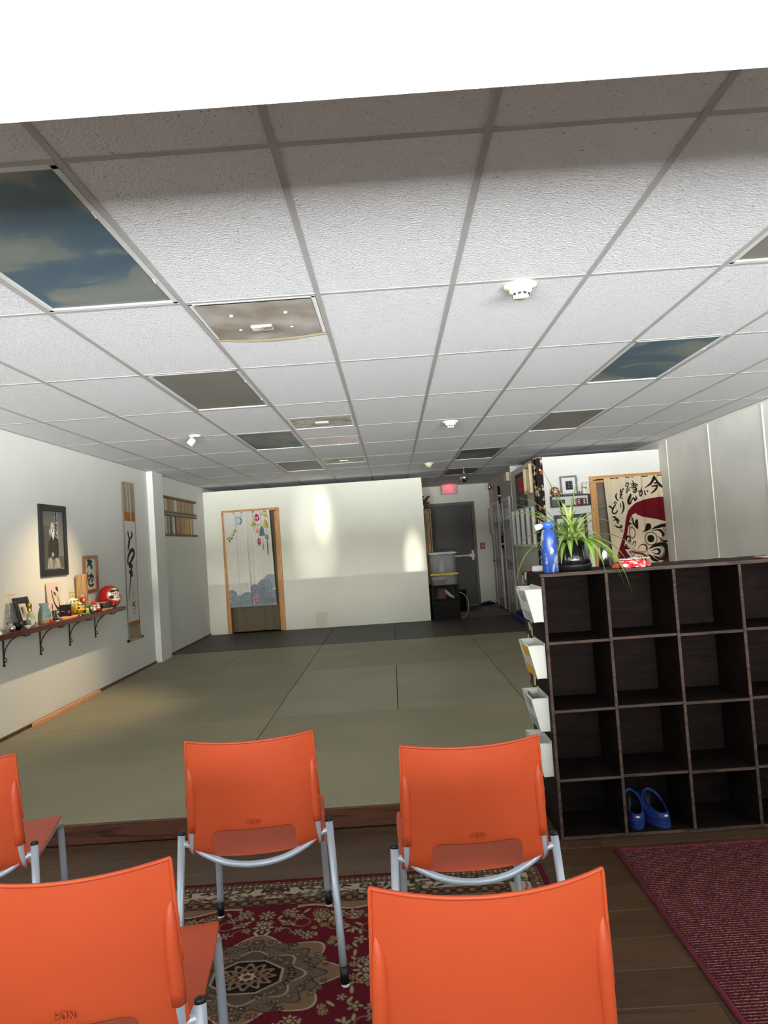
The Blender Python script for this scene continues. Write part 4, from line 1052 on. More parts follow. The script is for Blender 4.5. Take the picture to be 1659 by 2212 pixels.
# ================================================================== LEFT WALL: SHRINE SHELF
SHZ = .95
t = thing('wall_shelf', 'long reddish brown wall shelf on black iron brackets holding dolls and ornaments', 'shelf', (XL, 4.4, .91))
b = BM(); prism(b, [(XL + .001, 3.17), (-2.05, 3.17), (-2.015, 3.185), (-2.0, 3.22), (-2.0, 5.69), (XL + .001, 5.69)], .910, SHZ, 'z')
bmesh.ops.bevel(b, geom=[e for e in b.edges if abs(e.verts[0].co.z - e.verts[1].co.z) < .001], offset=.003, segments=2, affect='EDGES'); obj('board', b, M['walnut'], t, world=True)
for y in (3.712, 4.311, 4.881, 5.471):
    b = BM(); x = XL
    bbox(b, x + .001, x + .007, y - .010, y + .010, .668, .909, .002); lathe(b, [(0, .660), (.010, .662), (.012, .670), (.008, .676)], 10, (x + .004, y, 0))
    bbox(b, x + .004, x + .19, y - .009, y + .009, .903, .909, .002)
    tube(b, crom([(x + .006, y, .735), (x + .012, y, .765), (x + .032, y, .815), (x + .075, y, .868), (x + .135, y, .896), (x + .185, y, .902)], 5), .0048, 8)
    tube(b, crom([(x + .008, y, .735), (x + .022, y, .722), (x + .026, y, .704), (x + .014, y, .694), (x + .008, y, .706)], 4), .004, 6)
    tube(b, crom([(x + .150, y, .901), (x + .175, y, .892), (x + .205, y, .894), (x + .222, y, .904)], 4), .0045, 6)
    obj('bracket', b, M['iron'], t, world=True)

def lean_board(name, label, cat, y0, y1, zb, zt, xb, xt, build):
    """something rectangular leaning on the wall: build(thing, w, h) in a frame with x right (+y world), z up"""
    h = math.hypot(zt - zb, xb - xt); o = thing(name, label, cat, (xb, (y0 + y1) / 2, zb))
    o.rotation_euler = (-math.atan2(xb - xt, zt - zb), 0, PI / 2)
    build(o, y1 - y0, h); return o
def frame_build(o, w_, h_, fw, m, canvas, th=.018, glass=False):
    b = BM()
    for s in (-1, 1): bbox(b, s * w_ / 2, s * (w_ / 2 - fw), -th, 0, 0, h_, .003)
    bbox(b, -w_ / 2 + fw, w_ / 2 - fw, -th, 0, 0, fw, .003); bbox(b, -w_ / 2 + fw, w_ / 2 - fw, -th, 0, h_ - fw, h_, .003)
    obj('frame', b, m, o)
    if canvas is not None:
        cw, chh = canvas.w, canvas.h
        canvas.build('picture', lambda x, y: (x - cw / 2, -.006 + 0 * x, h_ / 2 + chh / 2 - y), M['paper'], o)
    b = BM(); box(b, -w_ / 2 + .003, w_ / 2 - .003, -.003, 0, .003, h_ - .003); obj('backing', b, M['blackpaint'], o)
# wall frames use the same frame: x right (+y world), front towards -y local = +x world
def wall_frame(name, label, y0, y1, z0, z1, fw, m, canvas, cat='picture', th=.02, side='left', x=None):
    o = thing(name, label, cat, (XL + .001 if x is None else x, (y0 + y1) / 2, z0)); o.rotation_euler = (0, 0, PI / 2 if side == 'left' else -PI / 2)
    frame_build(o, y1 - y0, z1 - z0, fw, m, canvas, th); return o
# black framed photograph of a seated bearded man
c = Canvas(.41, .60, .004, (86, 86, 84)).frame([(195, 172), (478, 205), (510, 1042), (222, 1064)])
c.rect(0, 0, .41, .17, (104, 104, 102)); c.rect(.30, 0, .41, .45, (112, 113, 114)); c.poly([(195, 520), (300, 520), (320, 1000), (222, 1064)], (78, 78, 77))
c.poly([(366, 190), (412, 195), (424, 600), (380, 560)], (150, 150, 148))
for s in ([(385, 230, 10), (395, 260, 16), (378, 285, 10)], [(395, 300, 14), (385, 330, 10), (400, 350, 14), (380, 372, 8)], [(380, 400, 10), (400, 420, 14), (385, 450, 12), (402, 470, 12)], [(392, 490, 14), (385, 530, 10), (402, 555, 12)]): c.stroke(s, (40, 40, 40))
c.poly([(290, 640), (320, 580), (350, 560), (400, 580), (425, 640), (430, 800), (400, 870), (310, 870), (285, 800)], (48, 48, 47), 3)
c.ell((348, 460), 26, 42, (182, 180, 176)); c.poly([(325, 470), (372, 470), (372, 540), (356, 615), (340, 560)], (206, 205, 202)); c.ell((350, 490), 6, 9, (70, 70, 70)); c.ell((340, 452), 4, 4, (50, 50, 50)); c.ell((358, 452), 4, 4, (50, 50, 50))
c.ell((312, 505), 12, 22, (160, 158, 155))
for q in ([(300, 850), (330, 840), (345, 900), (340, 1000), (270, 1000), (285, 930)], [(380, 850), (420, 850), (448, 930), (455, 1000), (370, 1000), (385, 920)]): c.poly(q, (142, 141, 138), 2)
for k in range(9): c.stroke([(282 + k * 20, 870 + (k * 37) % 40, 4), (275 + k * 21, 1000, 6)], (88, 88, 86)); c.stroke([(290 + k * 19, 860, 2), (284 + k * 20, 990, 4)], (196, 195, 190))
c.ell((350, 805), 18, 14, (150, 148, 144)); c.rect(0, .555, .41, .60, (120, 120, 118)); c.stroke([(260, 1005, 12), (350, 1015, 16), (450, 1000, 12)], (66, 66, 65))
wall_frame('framed_photograph', 'tall black framed grey photograph of a seated bearded person above the wall shelf', 4.372, 4.897, 1.335, 1.987, .058, M['blackpaint'], c)
# wooden framed two-character calligraphy
c = Canvas(.27, .32, .0035, (208, 206, 192)).frame([(785, 850), (925, 845), (938, 1280), (855, 1290)], (0, 0, .27, .32))
ink = (56, 60, 58)
for s in ([(832, 898, 14), (850, 906, 18), (878, 916, 14)], [(842, 950, 10), (870, 935, 12), (888, 930, 8)], [(860, 915, 12), (852, 965, 14), (838, 1020, 8)], [(858, 965, 10), (872, 985, 18), (888, 1020, 22), (886, 1050, 10)], [(855, 1110, 12), (858, 1170, 14), (872, 1200, 10)], [(862, 1150, 10), (890, 1135, 12)], [(886, 1115, 10), (880, 1180, 12), (872, 1230, 12), (890, 1252, 14), (912, 1240, 14)], [(884, 1165, 10), (908, 1150, 12), (906, 1195, 10), (896, 1210, 8)], [(896, 1130, 10), (898, 1215, 10)]): c.stroke(s, ink)
wall_frame('framed_calligraphy', 'small wood framed vertical calligraphy of two characters on the left wall, behind the tall box', 5.245, 5.590, 1.133, 1.507, .03, mat('cherry_frame', (150, 92, 54), .4), c)

# hanging scroll
t = thing('hanging_scroll', 'long hanging paper scroll with bold black calligraphy beside the pillar on the left wall', 'scroll', (XL + .012, 6.575, .5))
c = Canvas(.375, 1.85, .004, (152, 140, 122))
zt_ = 2.355
def zr(a, b_, col): c.rect(0, zt_ - a, .4, zt_ - b_, col)
zr(2.01, 1.898, (158, 104, 44)); zr(1.898, .714, (206, 202, 194)); zr(.714, .658, (150, 100, 40)); zr(.658, .5, (148, 136, 110))
c.rect(0, .0, .014, 1.85, (196, 186, 150)); c.rect(.36, .45, .375, 1.70, (120, 84, 50))
for xx in (.13, .215): c.rect(xx, 0, xx + .024, .36 if xx < .2 else .50, (204, 196, 184))
c.frame([(993, 465), (1068, 465), (1110, 1250), (1028, 1272)], (.02, zt_ - 1.898, .355, zt_ - .714)); c.k = .0036
blk2 = (28, 28, 28)
for s in ([(1015, 540, 4), (1018, 560, 11), (1024, 592, 7)], [(1043, 545, 6), (1047, 565, 12), (1040, 592, 6)], [(1034, 585, 8), (1026, 620, 15), (1022, 650, 14), (1018, 680, 6)], [(1016, 775, 8), (1020, 735, 12), (1036, 690, 15), (1055, 680, 14), (1066, 700, 14), (1058, 735, 13), (1040, 770, 10), (1018, 790, 6)], [(1052, 735, 10), (1036, 790, 10), (1030, 808, 12), (1050, 800, 12), (1046, 830, 12), (1042, 860, 14)], [(1030, 850, 8), (1046, 862, 24), (1052, 875, 12)], [(1042, 870, 12), (1038, 940, 8), (1034, 1010, 6), (1031, 1080, 3)], [(1058, 950, 4), (1062, 955, 3)], [(1060, 975, 3), (1062, 1020, 3), (1064, 1060, 3)], [(1056, 1092, 3), (1066, 1115, 5), (1082, 1138, 4)], [(1080, 1092, 4), (1064, 1120, 5), (1058, 1130, 5)]): c.stroke(s, blk2)
for a, b_ in (((1064, 1152), (1080, 1152)), ((1080, 1152), (1082, 1195)), ((1082, 1195), (1066, 1197)), ((1066, 1197), (1064, 1152))): c.stroke([(*a, 2), (*b_, 2)], (160, 110, 96))
c.build('scroll_paper', lambda x, y: (.004 + .006 * np.sin(y * 3.0 + x * 2), x - .187 , 1.855 - y), M['paper'], t)
b = BM(); tube(b, [(.006, -.205, .004), (.006, .205, .004)], .011, 12); obj('roller', b, M['paulownia'], t, True)
for s in (-1, 1): b = BM(); tube(b, [(.006, s * .20, .004), (.006, s * .212, .004), (.006, s * .232, .004), (.006, s * .236, .004)], [.012, .017, .017, .008], 14); obj('roller_knob', b, M['black'], t, True)
b = BM(); bbox(b, .0, .012, -.19, .19, 1.845, 1.862, .003); obj('top_rod', b, M['paulownia'], t)
b = BM(); tube(b, [(.006, -.09, 1.86), (.002, .0, 1.90), (.006, .09, 1.86)], .003, 6); obj('hanging_cord', b, M['clearwhite'], t)

# name plaque rack beyond the pillar
t = thing('plaque_rack', 'brown wooden rack with two rows of narrow name plaques, beyond the pillar', 'rack', (XL, 8.70, 1.74))
for za, zb in ((2.262, 2.298), (2.062, 2.088), (2.020, 2.046), (1.738, 1.766)):
    b = BM(); bbox(b, XL + .001, XL + .028, 7.862, 9.545, za, zb, .003); obj('rail', b, M['brownrail'], t, world=True)
beige = [(164, 138, 100), (150, 124, 88), (170, 146, 110), (158, 130, 94)]
low = [(150, 148, 140), (186, 184, 176), (130, 126, 134), (164, 142, 118), (34, 58, 34), (146, 138, 118), (196, 196, 186), (24, 62, 40), (138, 130, 92), (176, 116, 84), (164, 88, 60), (172, 124, 92), (160, 128, 110), (150, 130, 96), (180, 160, 72), (166, 140, 52), (190, 168, 92), (150, 124, 84), (200, 192, 182), (156, 130, 94)]
pm = {}
for row, (za, zb, n) in enumerate(((2.09, 2.26, 21), (1.768, 2.018, 20))):
    for k in range(n):
        y = 7.885 + k * .0735; col = beige[(k * 3 + k // 4) % 4] if row == 0 else low[k % len(low)]
        if row == 0 and k in (1, 7, 8): col = (196, 186, 170)
        key = col
        if key not in pm: pm[key] = mat('plaque_wood', col, .6, var=.06, vs=20)
        b = BM(); bbox(b, XL + .006, XL + .014, y, y + .062, za, zb, .001); p = obj('plaque', b, pm[key], t, world=True)
        if (row == 0 and k in (3, 4, 5, 6, 11, 14, 17)) or (row == 1 and k in (2, 8, 11, 13)):
            b = BM(); rr = random.Random(k + row * 50)
            for q in range(4):
                zc = zb - .035 - q * .033
                for s in range(3):
                    a = rr.uniform(-.6, .6); yy = y + .031 + rr.uniform(-.010, .010); box(b, XL + .0142, XL + .0148, yy - .011, yy + .011, zc + s * .008 - .012, zc + s * .008 - .0085)
            obj('ink_name', b, M['black'], p, world=True)

# ---- daruma dolls
def daruma(name, label, r, h, col, loc, face_dir, style=0):
    nx, ny = 72, 56
    a = np.linspace(0, 2 * PI, nx, endpoint=False)[None, :]; v = np.linspace(0, 1, ny)[:, None]
    th = PI * v
    z = h * (.5 + .5 * np.cos(th)); rad = r * np.sin(th) ** .78 * (1 + .10 * np.cos(th + .4) * -1)
    dang = np.arctan2(np.sin(a), np.cos(a))
    u = dang / .95; w_ = (z / h - .60) / .27
    d = np.hypot(u, w_)
    rad = rad * (1 - .10 * np.clip(1.12 - d, 0, 1) ** .5 * (d < 1.12)) * (1 + .05 * np.exp(-((d - 1.15) / .12) ** 2))
    rad = rad * (1 + .07 * np.exp(-(u / .18) ** 2 - ((w_ + .12) / .18) ** 2))
    X_, Y_ = rad * np.cos(a), rad * np.sin(a); Z_ = z + 0 * a
    C = np.empty((ny, nx, 3)); C[:] = lin(col)
    face = (246, 236, 220) if style != 2 else col
    def put(mask, cc): C[mask] = lin(cc)
    put((d < 1.0) & (np.abs(dang) < 1.4), face)
    put((np.abs(d - 1.03) < .06) & (style != 1), (196, 150, 60) if style != 3 else (190, 60, 50))
    bl = (24, 20, 20)
    for s in (-1, 1):
        e = np.hypot((u - s * .40) / .27, (w_ - .12) / .30); put((e < 1), (250, 248, 240)); put(np.abs(e - 1.0) < .22, (196, 120, 60) if style == 0 else bl); put(e < .45, bl if not (style == 0 and s == 1) else (248, 246, 240))
        put((np.hypot((u - s * .50) / .52, (w_ - .58) / .22) < 1) & (d < 1.02), bl)
        put((np.hypot((u - s * .66) / .30, (w_ + .42) / .30) < 1) & (d < 1.0), bl)
    put((np.hypot(u / .26, (w_ + .55) / .09) < 1), (196, 60, 48)); put((np.hypot((u) / .16, (w_ + .22) / .12) < 1), (232, 170, 130))
    lowb = (z / h < .30) & (np.abs(dang) < 1.2)
    for s in (-.75, -.38, 0, .38, .75): put((np.abs(dang - s * (1 + .5 * (z / h))) < .07) & lowb & (z / h > .10), (206, 164, 70) if style == 0 else (40, 34, 28) if style in (1, 2) else (226, 190, 120))
    if style == 1: put((np.sin(dang * 16) > .55) & (np.abs(d - 1.25) < .16), (60, 50, 46))
    if style == 2: put((np.sin(dang * 15) > .5) & (np.abs(d - 1.28) < .16), (120, 96, 20))
    o = thing(name, label, 'doll', loc, face_dir, 'daruma dolls on the left wall shelf')
    grid_obj('body', X_, Y_, Z_, C, M['doll'], o, True)
    b = BM(); lathe(b, [(r * .50, 0), (r * .56, h * .02), (r * .50, h * .05)], 24); obj('base_ring', b, M['black'] if style != 0 else M['doll_gold'], o)
    return o
M['doll_gold'] = mat('gold_paint', (190, 146, 60), .4, .4)
FD = R(-22)
daruma('daruma_doll', 'largest daruma doll, glossy red with white face, at the far end of the wall shelf', .108, .235, (178, 22, 34), (-2.115, 5.555, SHZ), FD, 0)
daruma('daruma_doll', 'yellow daruma doll on a small stand, in front of the white one', .057, .108, (218, 176, 34), (-2.075, 4.70, SHZ + .022), R(-25), 2)
daruma('daruma_doll', 'white daruma doll behind the yellow one on the wall shelf', .056, .106, (240, 230, 212), (-2.180, 4.845, SHZ + .055), R(-25), 1)
daruma('daruma_doll', 'small green daruma doll between the frog and the small red one', .045, .084, (22, 122, 66), (-2.055, 4.945, SHZ), R(-15), 3)
daruma('daruma_doll', 'small red daruma doll beside the green one, in front of the dark box', .048, .102, (184, 28, 38), (-2.085, 5.105, SHZ), R(-18), 3)
t = thing('doll_stand', 'little pale wooden stand under the yellow daruma doll', 'stand', (-2.075, 4.70, SHZ))
b = BM(); bbox(b, -.05, .05, -.05, .05, .014, .021, .002); obj('stand_top', b, M['paulownia'], t)
for sx in (-1, 1):
    for sy in (-1, 1):
        b = BM(); lathe(b, [(.007, 0), (.009, .004), (.006, .014)], 10, (sx * .038, sy * .038, 0)); obj('leg', b, M['chrome'], t, True)
t = thing('small_block', 'plain wooden block under the white daruma doll', 'block', (-2.180, 4.845, SHZ)); b = BM(); bbox(b, -.045, .045, -.045, .045, 0, .054, .003); obj('block', b, M['paulownia'], t)
# wooden scroll box standing upright
t = thing('wooden_box', 'tall pale wooden box standing upright on the wall shelf, before the framed calligraphy', 'box', (-2.190, 5.075, SHZ), R(8))
b = BM(); bbox(b, -.045, .035, -.034, .034, 0, .375, .002); obj('body', b, M['paulownia'], t)
b = BM(); bbox(b, .036, .046, -.034, .034, 0, .375, .002); obj('lid', b, M['paulownia'], t)
b = BM()
for k in range(7): bbox(b, .0462, .0470, -.008 + .004 * (k % 2), .009, .30 - k * .030, .318 - k * .030, .0003)
obj('ink_writing', b, M['black'], t)
# kokeshi doll
t = thing('kokeshi_doll', 'round headed wooden kokeshi doll in red and green, before the tall box', 'doll', (-2.130, 4.935, SHZ + .0))
b = BM(); lathe(b, [(.022, 0), (.024, .01), (.023, .05), (.018, .095), (.010, .105)], 24); obj('red_skirt', b, mat('kokeshi_red', (130, 24, 36), .35), t, True)
b = BM(); lathe(b, [(.0245, .045), (.0235, .06), (.020, .085), (.0195, .088)], 24); obj('green_sash', b, mat('kokeshi_green', (24, 92, 60), .35), t, True)
b = BM(); lathe(b, [(0, .100), (.016, .104), (.025, .120), (.026, .135), (.020, .152), (.008, .160), (0, .161)], 24); obj('head', b, mat('kokeshi_hood', (142, 22, 40), .35), t, True)
b = BM(); bmesh.ops.create_uvsphere(b, u_segments=16, v_segments=10, radius=.019); bmesh.ops.scale(b, vec=(.55, 1, 1), verts=b.verts); bmesh.ops.translate(b, vec=(.016, -.006, .129), verts=b.verts); obj('face', b, mat('pale_wood_face', (216, 176, 134), .5), t, True)
b = BM(); lathe(b, [(0, .158), (.010, .160), (.012, .170), (.007, .179), (0, .181)], 16); obj('topknot', b, mat('pale_knob', (206, 176, 132), .5), t, True)
b = BM(); bmesh.ops.create_uvsphere(b, u_segments=8, v_segments=6, radius=.0028); bmesh.ops.translate(b, vec=(.0265, -.013, .131), verts=b.verts)
q = BM(); bmesh.ops.create_uvsphere(q, u_segments=8, v_segments=6, radius=.0028); bmesh.ops.translate(q, vec=(.0268, -.001, .131), verts=q.verts); join(b, q); obj('eyes', b, M['black'], t)
# frog with pink ball
t = thing('frog_figurine', 'tiny bright green frog figurine with a pink ball on the shelf front edge', 'figurine', (-2.028, 4.79, SHZ), R(-60))
b = BM()
for (x, y, z, sx, sy, sz) in ((0, 0, .017, .022, .018, .016), (.018, 0, .024, .014, .016, .012), (-.006, .018, .009, .014, .008, .009), (-.006, -.018, .009, .014, .008, .009), (.022, .014, .006, .008, .005, .006), (.022, -.014, .006, .008, .005, .006), (.021, .008, .036, .005, .005, .005), (.021, -.008, .036, .005, .005, .005)):
    q = BM(); bmesh.ops.create_uvsphere(q, u_segments=14, v_segments=9, radius=1); join(b, q, Matrix.Translation((x, y, z)) @ Matrix.Diagonal((sx, sy, sz, 1)))
obj('frog', b, mat('bright_green', (96, 190, 60), .35), t, True)
b = BM(); bmesh.ops.create_uvsphere(b, u_segments=16, v_segments=10, radius=.017); bmesh.ops.translate(b, vec=(-.010, 0, .046), verts=b.verts); obj('pink_ball', b, mat('pale_pink', (226, 164, 158), .4), t, True)
# boxes
t = thing('black_box', 'upright black box with a pink round emblem, left of the yellow daruma', 'box', (-2.135, 4.575, SHZ), R(-12))
b = BM(); bbox(b, -.035, .035, -.038, .038, 0, .118, .002); obj('body', b, M['blackpaint'], t)
b = BM(); tube(b, [(.0345, 0, .052), (.0362, 0, .052)], .015, 24); obj('emblem', b, mat('magenta_print', (176, 40, 84), .5), t)
b = BM(); bbox(b, -.02, .02, -.0388, -.0380, .06, .064, .0002); obj('print_line', b, M['trimgrey'], t)
t = thing('dark_gift_box', 'long dark box with a pale wooden lid, beside the large red daruma', 'box', (-2.085, 5.325, SHZ + .022), R(8))
b = BM(); bbox(b, -.045, .045, -.12, .12, 0, .052, .003); obj('body', b, M['blackpaint'], t)
b = BM(); bbox(b, -.04, .04, -.118, .03, .0525, .058, .002); obj('lid', b, M['paulownia'], t)
b = BM(); bbox(b, .0455, .047, .03, .10, .008, .044, .001); obj('brown_label', b, M['brownrail'], t)
t = thing('flat_book', 'flat dark red book under the dark box', 'book', (-2.085, 5.325, SHZ)); b = BM(); bbox(b, -.055, .05, -.10, .14, 0, .0045, .001); bbox(b, -.055, .05, -.10, .14, .0165, .021, .001); obj('cover', b, mat('maroon_cover', (86, 24, 34), .5), t)
b = BM(); box(b, -.052, .046, -.097, .137, .0045, .0165); obj('pages', b, mat('book_pages', (206, 190, 160), .8), t)
t = thing('cream_block', 'small cream wooden block on the wall shelf edge, right of the small red daruma', 'block', (-2.03, 5.20, SHZ)); b = BM(); bbox(b, -.016, .016, -.035, .035, 0, .022, .003); obj('block', b, M['paulownia'], t)
t = thing('glass_beads', 'few tiny dark red beads on the shelf near the large red daruma', 'beads', (-2.03, 5.38, SHZ))
for k, (x, y) in enumerate(((0, 0), (.018, .02), (-.012, .03), (.006, .05))):
    b = BM(); bmesh.ops.create_uvsphere(b, u_segments=12, v_segments=8, radius=.008); bmesh.ops.translate(b, vec=(x, y, .0082), verts=b.verts); obj('bead', b, mat('garnet', (96, 26, 34) if k % 2 else (190, 170, 150), .15), t, True)
for k, (y0, y1, x, z) in enumerate(((4.315, 4.60, -2.06, 0), (4.42, 4.72, -2.085, 0))):
    t = thing('wooden_bar', ['peach coloured flat wooden bar lying in front of the black box, front one', 'peach coloured flat wooden bar lying just behind the front one, nearer the black box'][k], 'wooden bar', (x + .004 - .052 * k + .012, (y0 + y1) / 2, SHZ + z), R(4)); b = BM(); bbox(b, -.019, .019, -(y1 - y0) / 2, (y1 - y0) / 2, 0, .017, .003); obj('bar', b, M['peach'], t)
# paper with writing stuck on the wall
c = Canvas(.16, .13, .004, (222, 208, 168)); c.rect(.0, .030, .13, .034, (120, 104, 76))
for q in range(4): c.rect(.02, .055 + q * .018, .10 + .012 * (q % 3), .059 + q * .018, (164, 148, 112))
t = thing('paper_note', 'cream paper note on the left wall behind the white daruma', 'paper', (XL + .003, 5.0, 1.06)); c.build('sheet', lambda x, y: (0 * x, x - .08, .13 - y), M['paper'], t)
# single-character board on a stand
def shin(o, w_, h_):
    c = Canvas(w_ - .006, h_ - .006, .0035, (216, 196, 184)).frame([(280, 1205), (440, 1190), (462, 1600), (302, 1618)])
    for s in ([(402, 1256, 10), (414, 1262, 24), (424, 1282, 18)], [(372, 1312, 8), (384, 1320, 18), (392, 1338, 12)], [(342, 1286, 10), (352, 1340, 11), (366, 1410, 12), (392, 1470, 16), (424, 1506, 22), (438, 1488, 14), (436, 1430, 9), (424, 1370, 6), (410, 1330, 4)], [(341, 1442, 8), (343, 1475, 14), (341, 1504, 9)]): c.stroke(s, (34, 28, 30))
    for a, b_ in (((312, 1528), (326, 1526)), ((326, 1526), (328, 1562)), ((328, 1562), (314, 1565)), ((314, 1565), (312, 1528))): c.stroke([(*a, 3), (*b_, 3)], (190, 110, 100))
    b = BM(); bbox(b, -w_ / 2, w_ / 2, -.004, 0, 0, h_, .001); obj('board', b, mat('card_edge', (206, 184, 150), .6), o)
    cw, chh = c.w, c.h; c.build('calligraphy', lambda x, y: (x - cw / 2, -.0046 + 0 * x, h_ / 2 + chh / 2 - y), M['paper'], o)
lean_board('calligraphy_board', 'pale pink square board with one brushed character, standing behind the glass tumbler', 'calligraphy board', 4.445, 4.685, .951, 1.274, -2.222, -2.243, shin)
# drinking glass
def tumbler_mesh(r, h):
    b = BM(); lathe(b, [(0, .001), (r * .86, .001), (r * .9, .004), (r, h), (r - .002, h), (r * .86 - .002, .012), (0, .012)], 28); return b
t = thing('glass_tumbler', 'clear glass tumbler on the wall shelf before the calligraphy board', 'glass', (-2.055, 4.215, SHZ)); obj('glass', tumbler_mesh(.031, .095), M['glass'], t, True)
t = thing('cherry_bauble', 'small red round bauble on the shelf edge beside the vase', 'bauble', (-2.012, 4.04, SHZ)); b = BM(); bmesh.ops.create_uvsphere(b, u_segments=20, v_segments=12, radius=.0175); bmesh.ops.translate(b, vec=(0, 0, .0175), verts=b.verts); obj('ball', b, mat('cherry_red', (164, 24, 44), .2), t, True)
# vase
def vase_mat():
    m, nt, bs = new_mat('banded_stoneware')
    tc = nt.add('ShaderNodeTexCoord'); sx = nt.add('ShaderNodeSeparateXYZ'); nt.link(tc.outputs['Object'], sx.inputs[0])
    nz = nt.add('ShaderNodeTexNoise', i_Scale=14.0, i_Detail=4.0); mp = nt.add('ShaderNodeMapping'); mp.inputs['Scale'].default_value = (1, 1, 5); nt.link(tc.outputs['Object'], mp.inputs[0]); nt.link(mp.outputs[0], nz.inputs['Vector'])
    g = ramp(nt, nz.outputs[0], [(.35, (92, 118, 112)), (.5, (126, 148, 138)), (.65, (108, 128, 120))])
    lt = nt.add('ShaderNodeMath', operation='LESS_THAN'); nt.link(sx.outputs[2], lt.inputs[0]); lt.inputs[1].default_value = .048
    mx = nt.add('ShaderNodeMix', data_type='RGBA'); nt.link(lt.outputs[0], mx.inputs[0]); nt.link(g, mx.inputs[6]); mx.inputs[7].default_value = (*lin((172, 158, 118)), 1)
    nt.link(mx.outputs[2], bs.inputs['Base Color']); bs.inputs['Roughness'].default_value = .3; return m
t = thing('ceramic_vase', 'blue green banded stoneware vase with sandy foot on the wall shelf', 'vase', (-2.09, 4.085, SHZ))
b = BM(); lathe(b, [(.047, 0), (.050, .006), (.0515, .045), (.050, .085), (.043, .112), (.034, .135), (.033, .142), (.041, .168), (.039, .169), (.031, .143), (.040, .11), (.044, .05), (0, .02)], 40); obj('vase', b, vase_mat(), t, True)
# bottle, bowl, cup, balls
t = thing('sake_bottle', 'small clear bottle with gold foil neck before the black frame on the shelf', 'bottle', (-2.085, 3.84, SHZ))
b = BM(); lathe(b, [(.028, 0), (.031, .003), (.031, .075), (.026, .095), (.014, .128), (.0125, .170), (0, .171)], 32); obj('glass_body', b, mat('pale_sake_glass', (216, 216, 186), .08, trans=.55), t, True)
b = BM(); lathe(b, [(.0155, .124), (.0142, .130), (.0136, .165), (.0155, .168), (.0155, .188), (.012, .191), (0, .191)], 24); obj('gold_foil', b, M['gold'], t, True)
b = BM(); q = [( .0316 * math.cos(a), .0316 * math.sin(a)) for a in [R(-60 + k * 10) for k in range(13)]]
for p1, p2 in zip(q, q[1:]): b.faces.new([b.verts.new((p1[0], p1[1], .015)), b.verts.new((p2[0], p2[1], .015)), b.verts.new((p2[0], p2[1], .062)), b.verts.new((p1[0], p1[1], .062))])
obj('paper_label', b, M['clearwhite'], t, True)
t = thing('white_bowl', 'tiny white saucer cup on the shelf beside the black cup', 'bowl', (-2.0 - .03, 3.69, SHZ)); b = BM(); lathe(b, [(.012, 0), (.013, .004), (.024, .014), (.030, .024), (.028, .024), (.012, .008), (0, .007)], 28); obj('bowl', b, M['clearwhite'], t, True)
t = thing('black_cup', 'black lacquer cup on the left part of the shelf', 'cup', (-2.075, 3.62, SHZ)); b = BM(); lathe(b, [(.022, 0), (.026, .004), (.034, .02), (.036, .058), (.034, .058), (.031, .02), (0, .012)], 32); obj('cup', b, mat('black_lacquer', (10, 10, 11), .15), t, True)
t = thing('silver_ball', 'mirror finish silver ball on the front edge of the shelf', 'ball', (-2.035, 3.46, SHZ)); b = BM(); bmesh.ops.create_uvsphere(b, u_segments=28, v_segments=18, radius=.026); bmesh.ops.translate(b, vec=(0, 0, .0262), verts=b.verts); obj('ball', b, M['chrome'], t, True)
t = thing('glass_ornament', 'clear faceted glass ornament behind the silver ball and black cup', 'ornament', (-2.098, 3.535, SHZ)); b = BM(); bmesh.ops.create_icosphere(b, subdivisions=2, radius=.024); bmesh.ops.translate(b, vec=(0, 0, .052), verts=b.verts); obj('crystal', b, M['glass'], t); b = BM(); lathe(b, [(.022, 0), (.022, .004), (.006, .010), (.006, .026), (.014, .032)], 20); obj('foot', b, M['chrome'], t, True)
# wire hook stand
t = thing('hook_stand', 'thin brass wire stand with rows of small hooks at the left end of the shelf', 'wire stand', (-2.15, 3.615, SHZ), R(25))
b = BM(); lathe(b, [(.030, 0), (.030, .004), (.025, .007), (0, .008)], 28); obj('base', b, M['brass'], t, True)
b = BM(); tube(b, crom([(-.016, 0, .006), (-.016, 0, .15), (-.016, 0, .285), (-.010, 0, .300), (0, 0, .306), (.010, 0, .300), (.016, 0, .285), (.016, 0, .15), (.016, 0, .006)], 4), .0022, 6); obj('arch', b, M['brass'], t)
for k in range(5):
    b = BM(); z = .03 + k * .06
    for s in (-1, 1): tube(b, [(s * .016, 0, z), (s * .016 + .02, -.012, z + .002), (s * .016 + .045, -.014, z + .004), (s * .016 + .046, -.014, z + .012)], .0014, 5)
    obj('hook_pair', b, M['brass'], t)
# black photo frame leaning behind the bottle
def bf(o, w_, h_):
    c = Canvas(w_ - .10, h_ - .09, .0035, (206, 200, 186)); c.rect(.03, .035, c.w - .03, c.h - .03, (160, 152, 138)); c.poly([(.04, .04), (.07, .035), (.06, .09), (.05, .10)], (60, 52, 50))
    frame_build(o, w_, h_, .048, M['blackpaint'], c)
lean_board('photo_frame', 'black photo frame leaning on the wall behind the gold necked bottle', 'picture frame', 3.805, 4.035, .951, 1.185, -2.155, -2.215, bf)
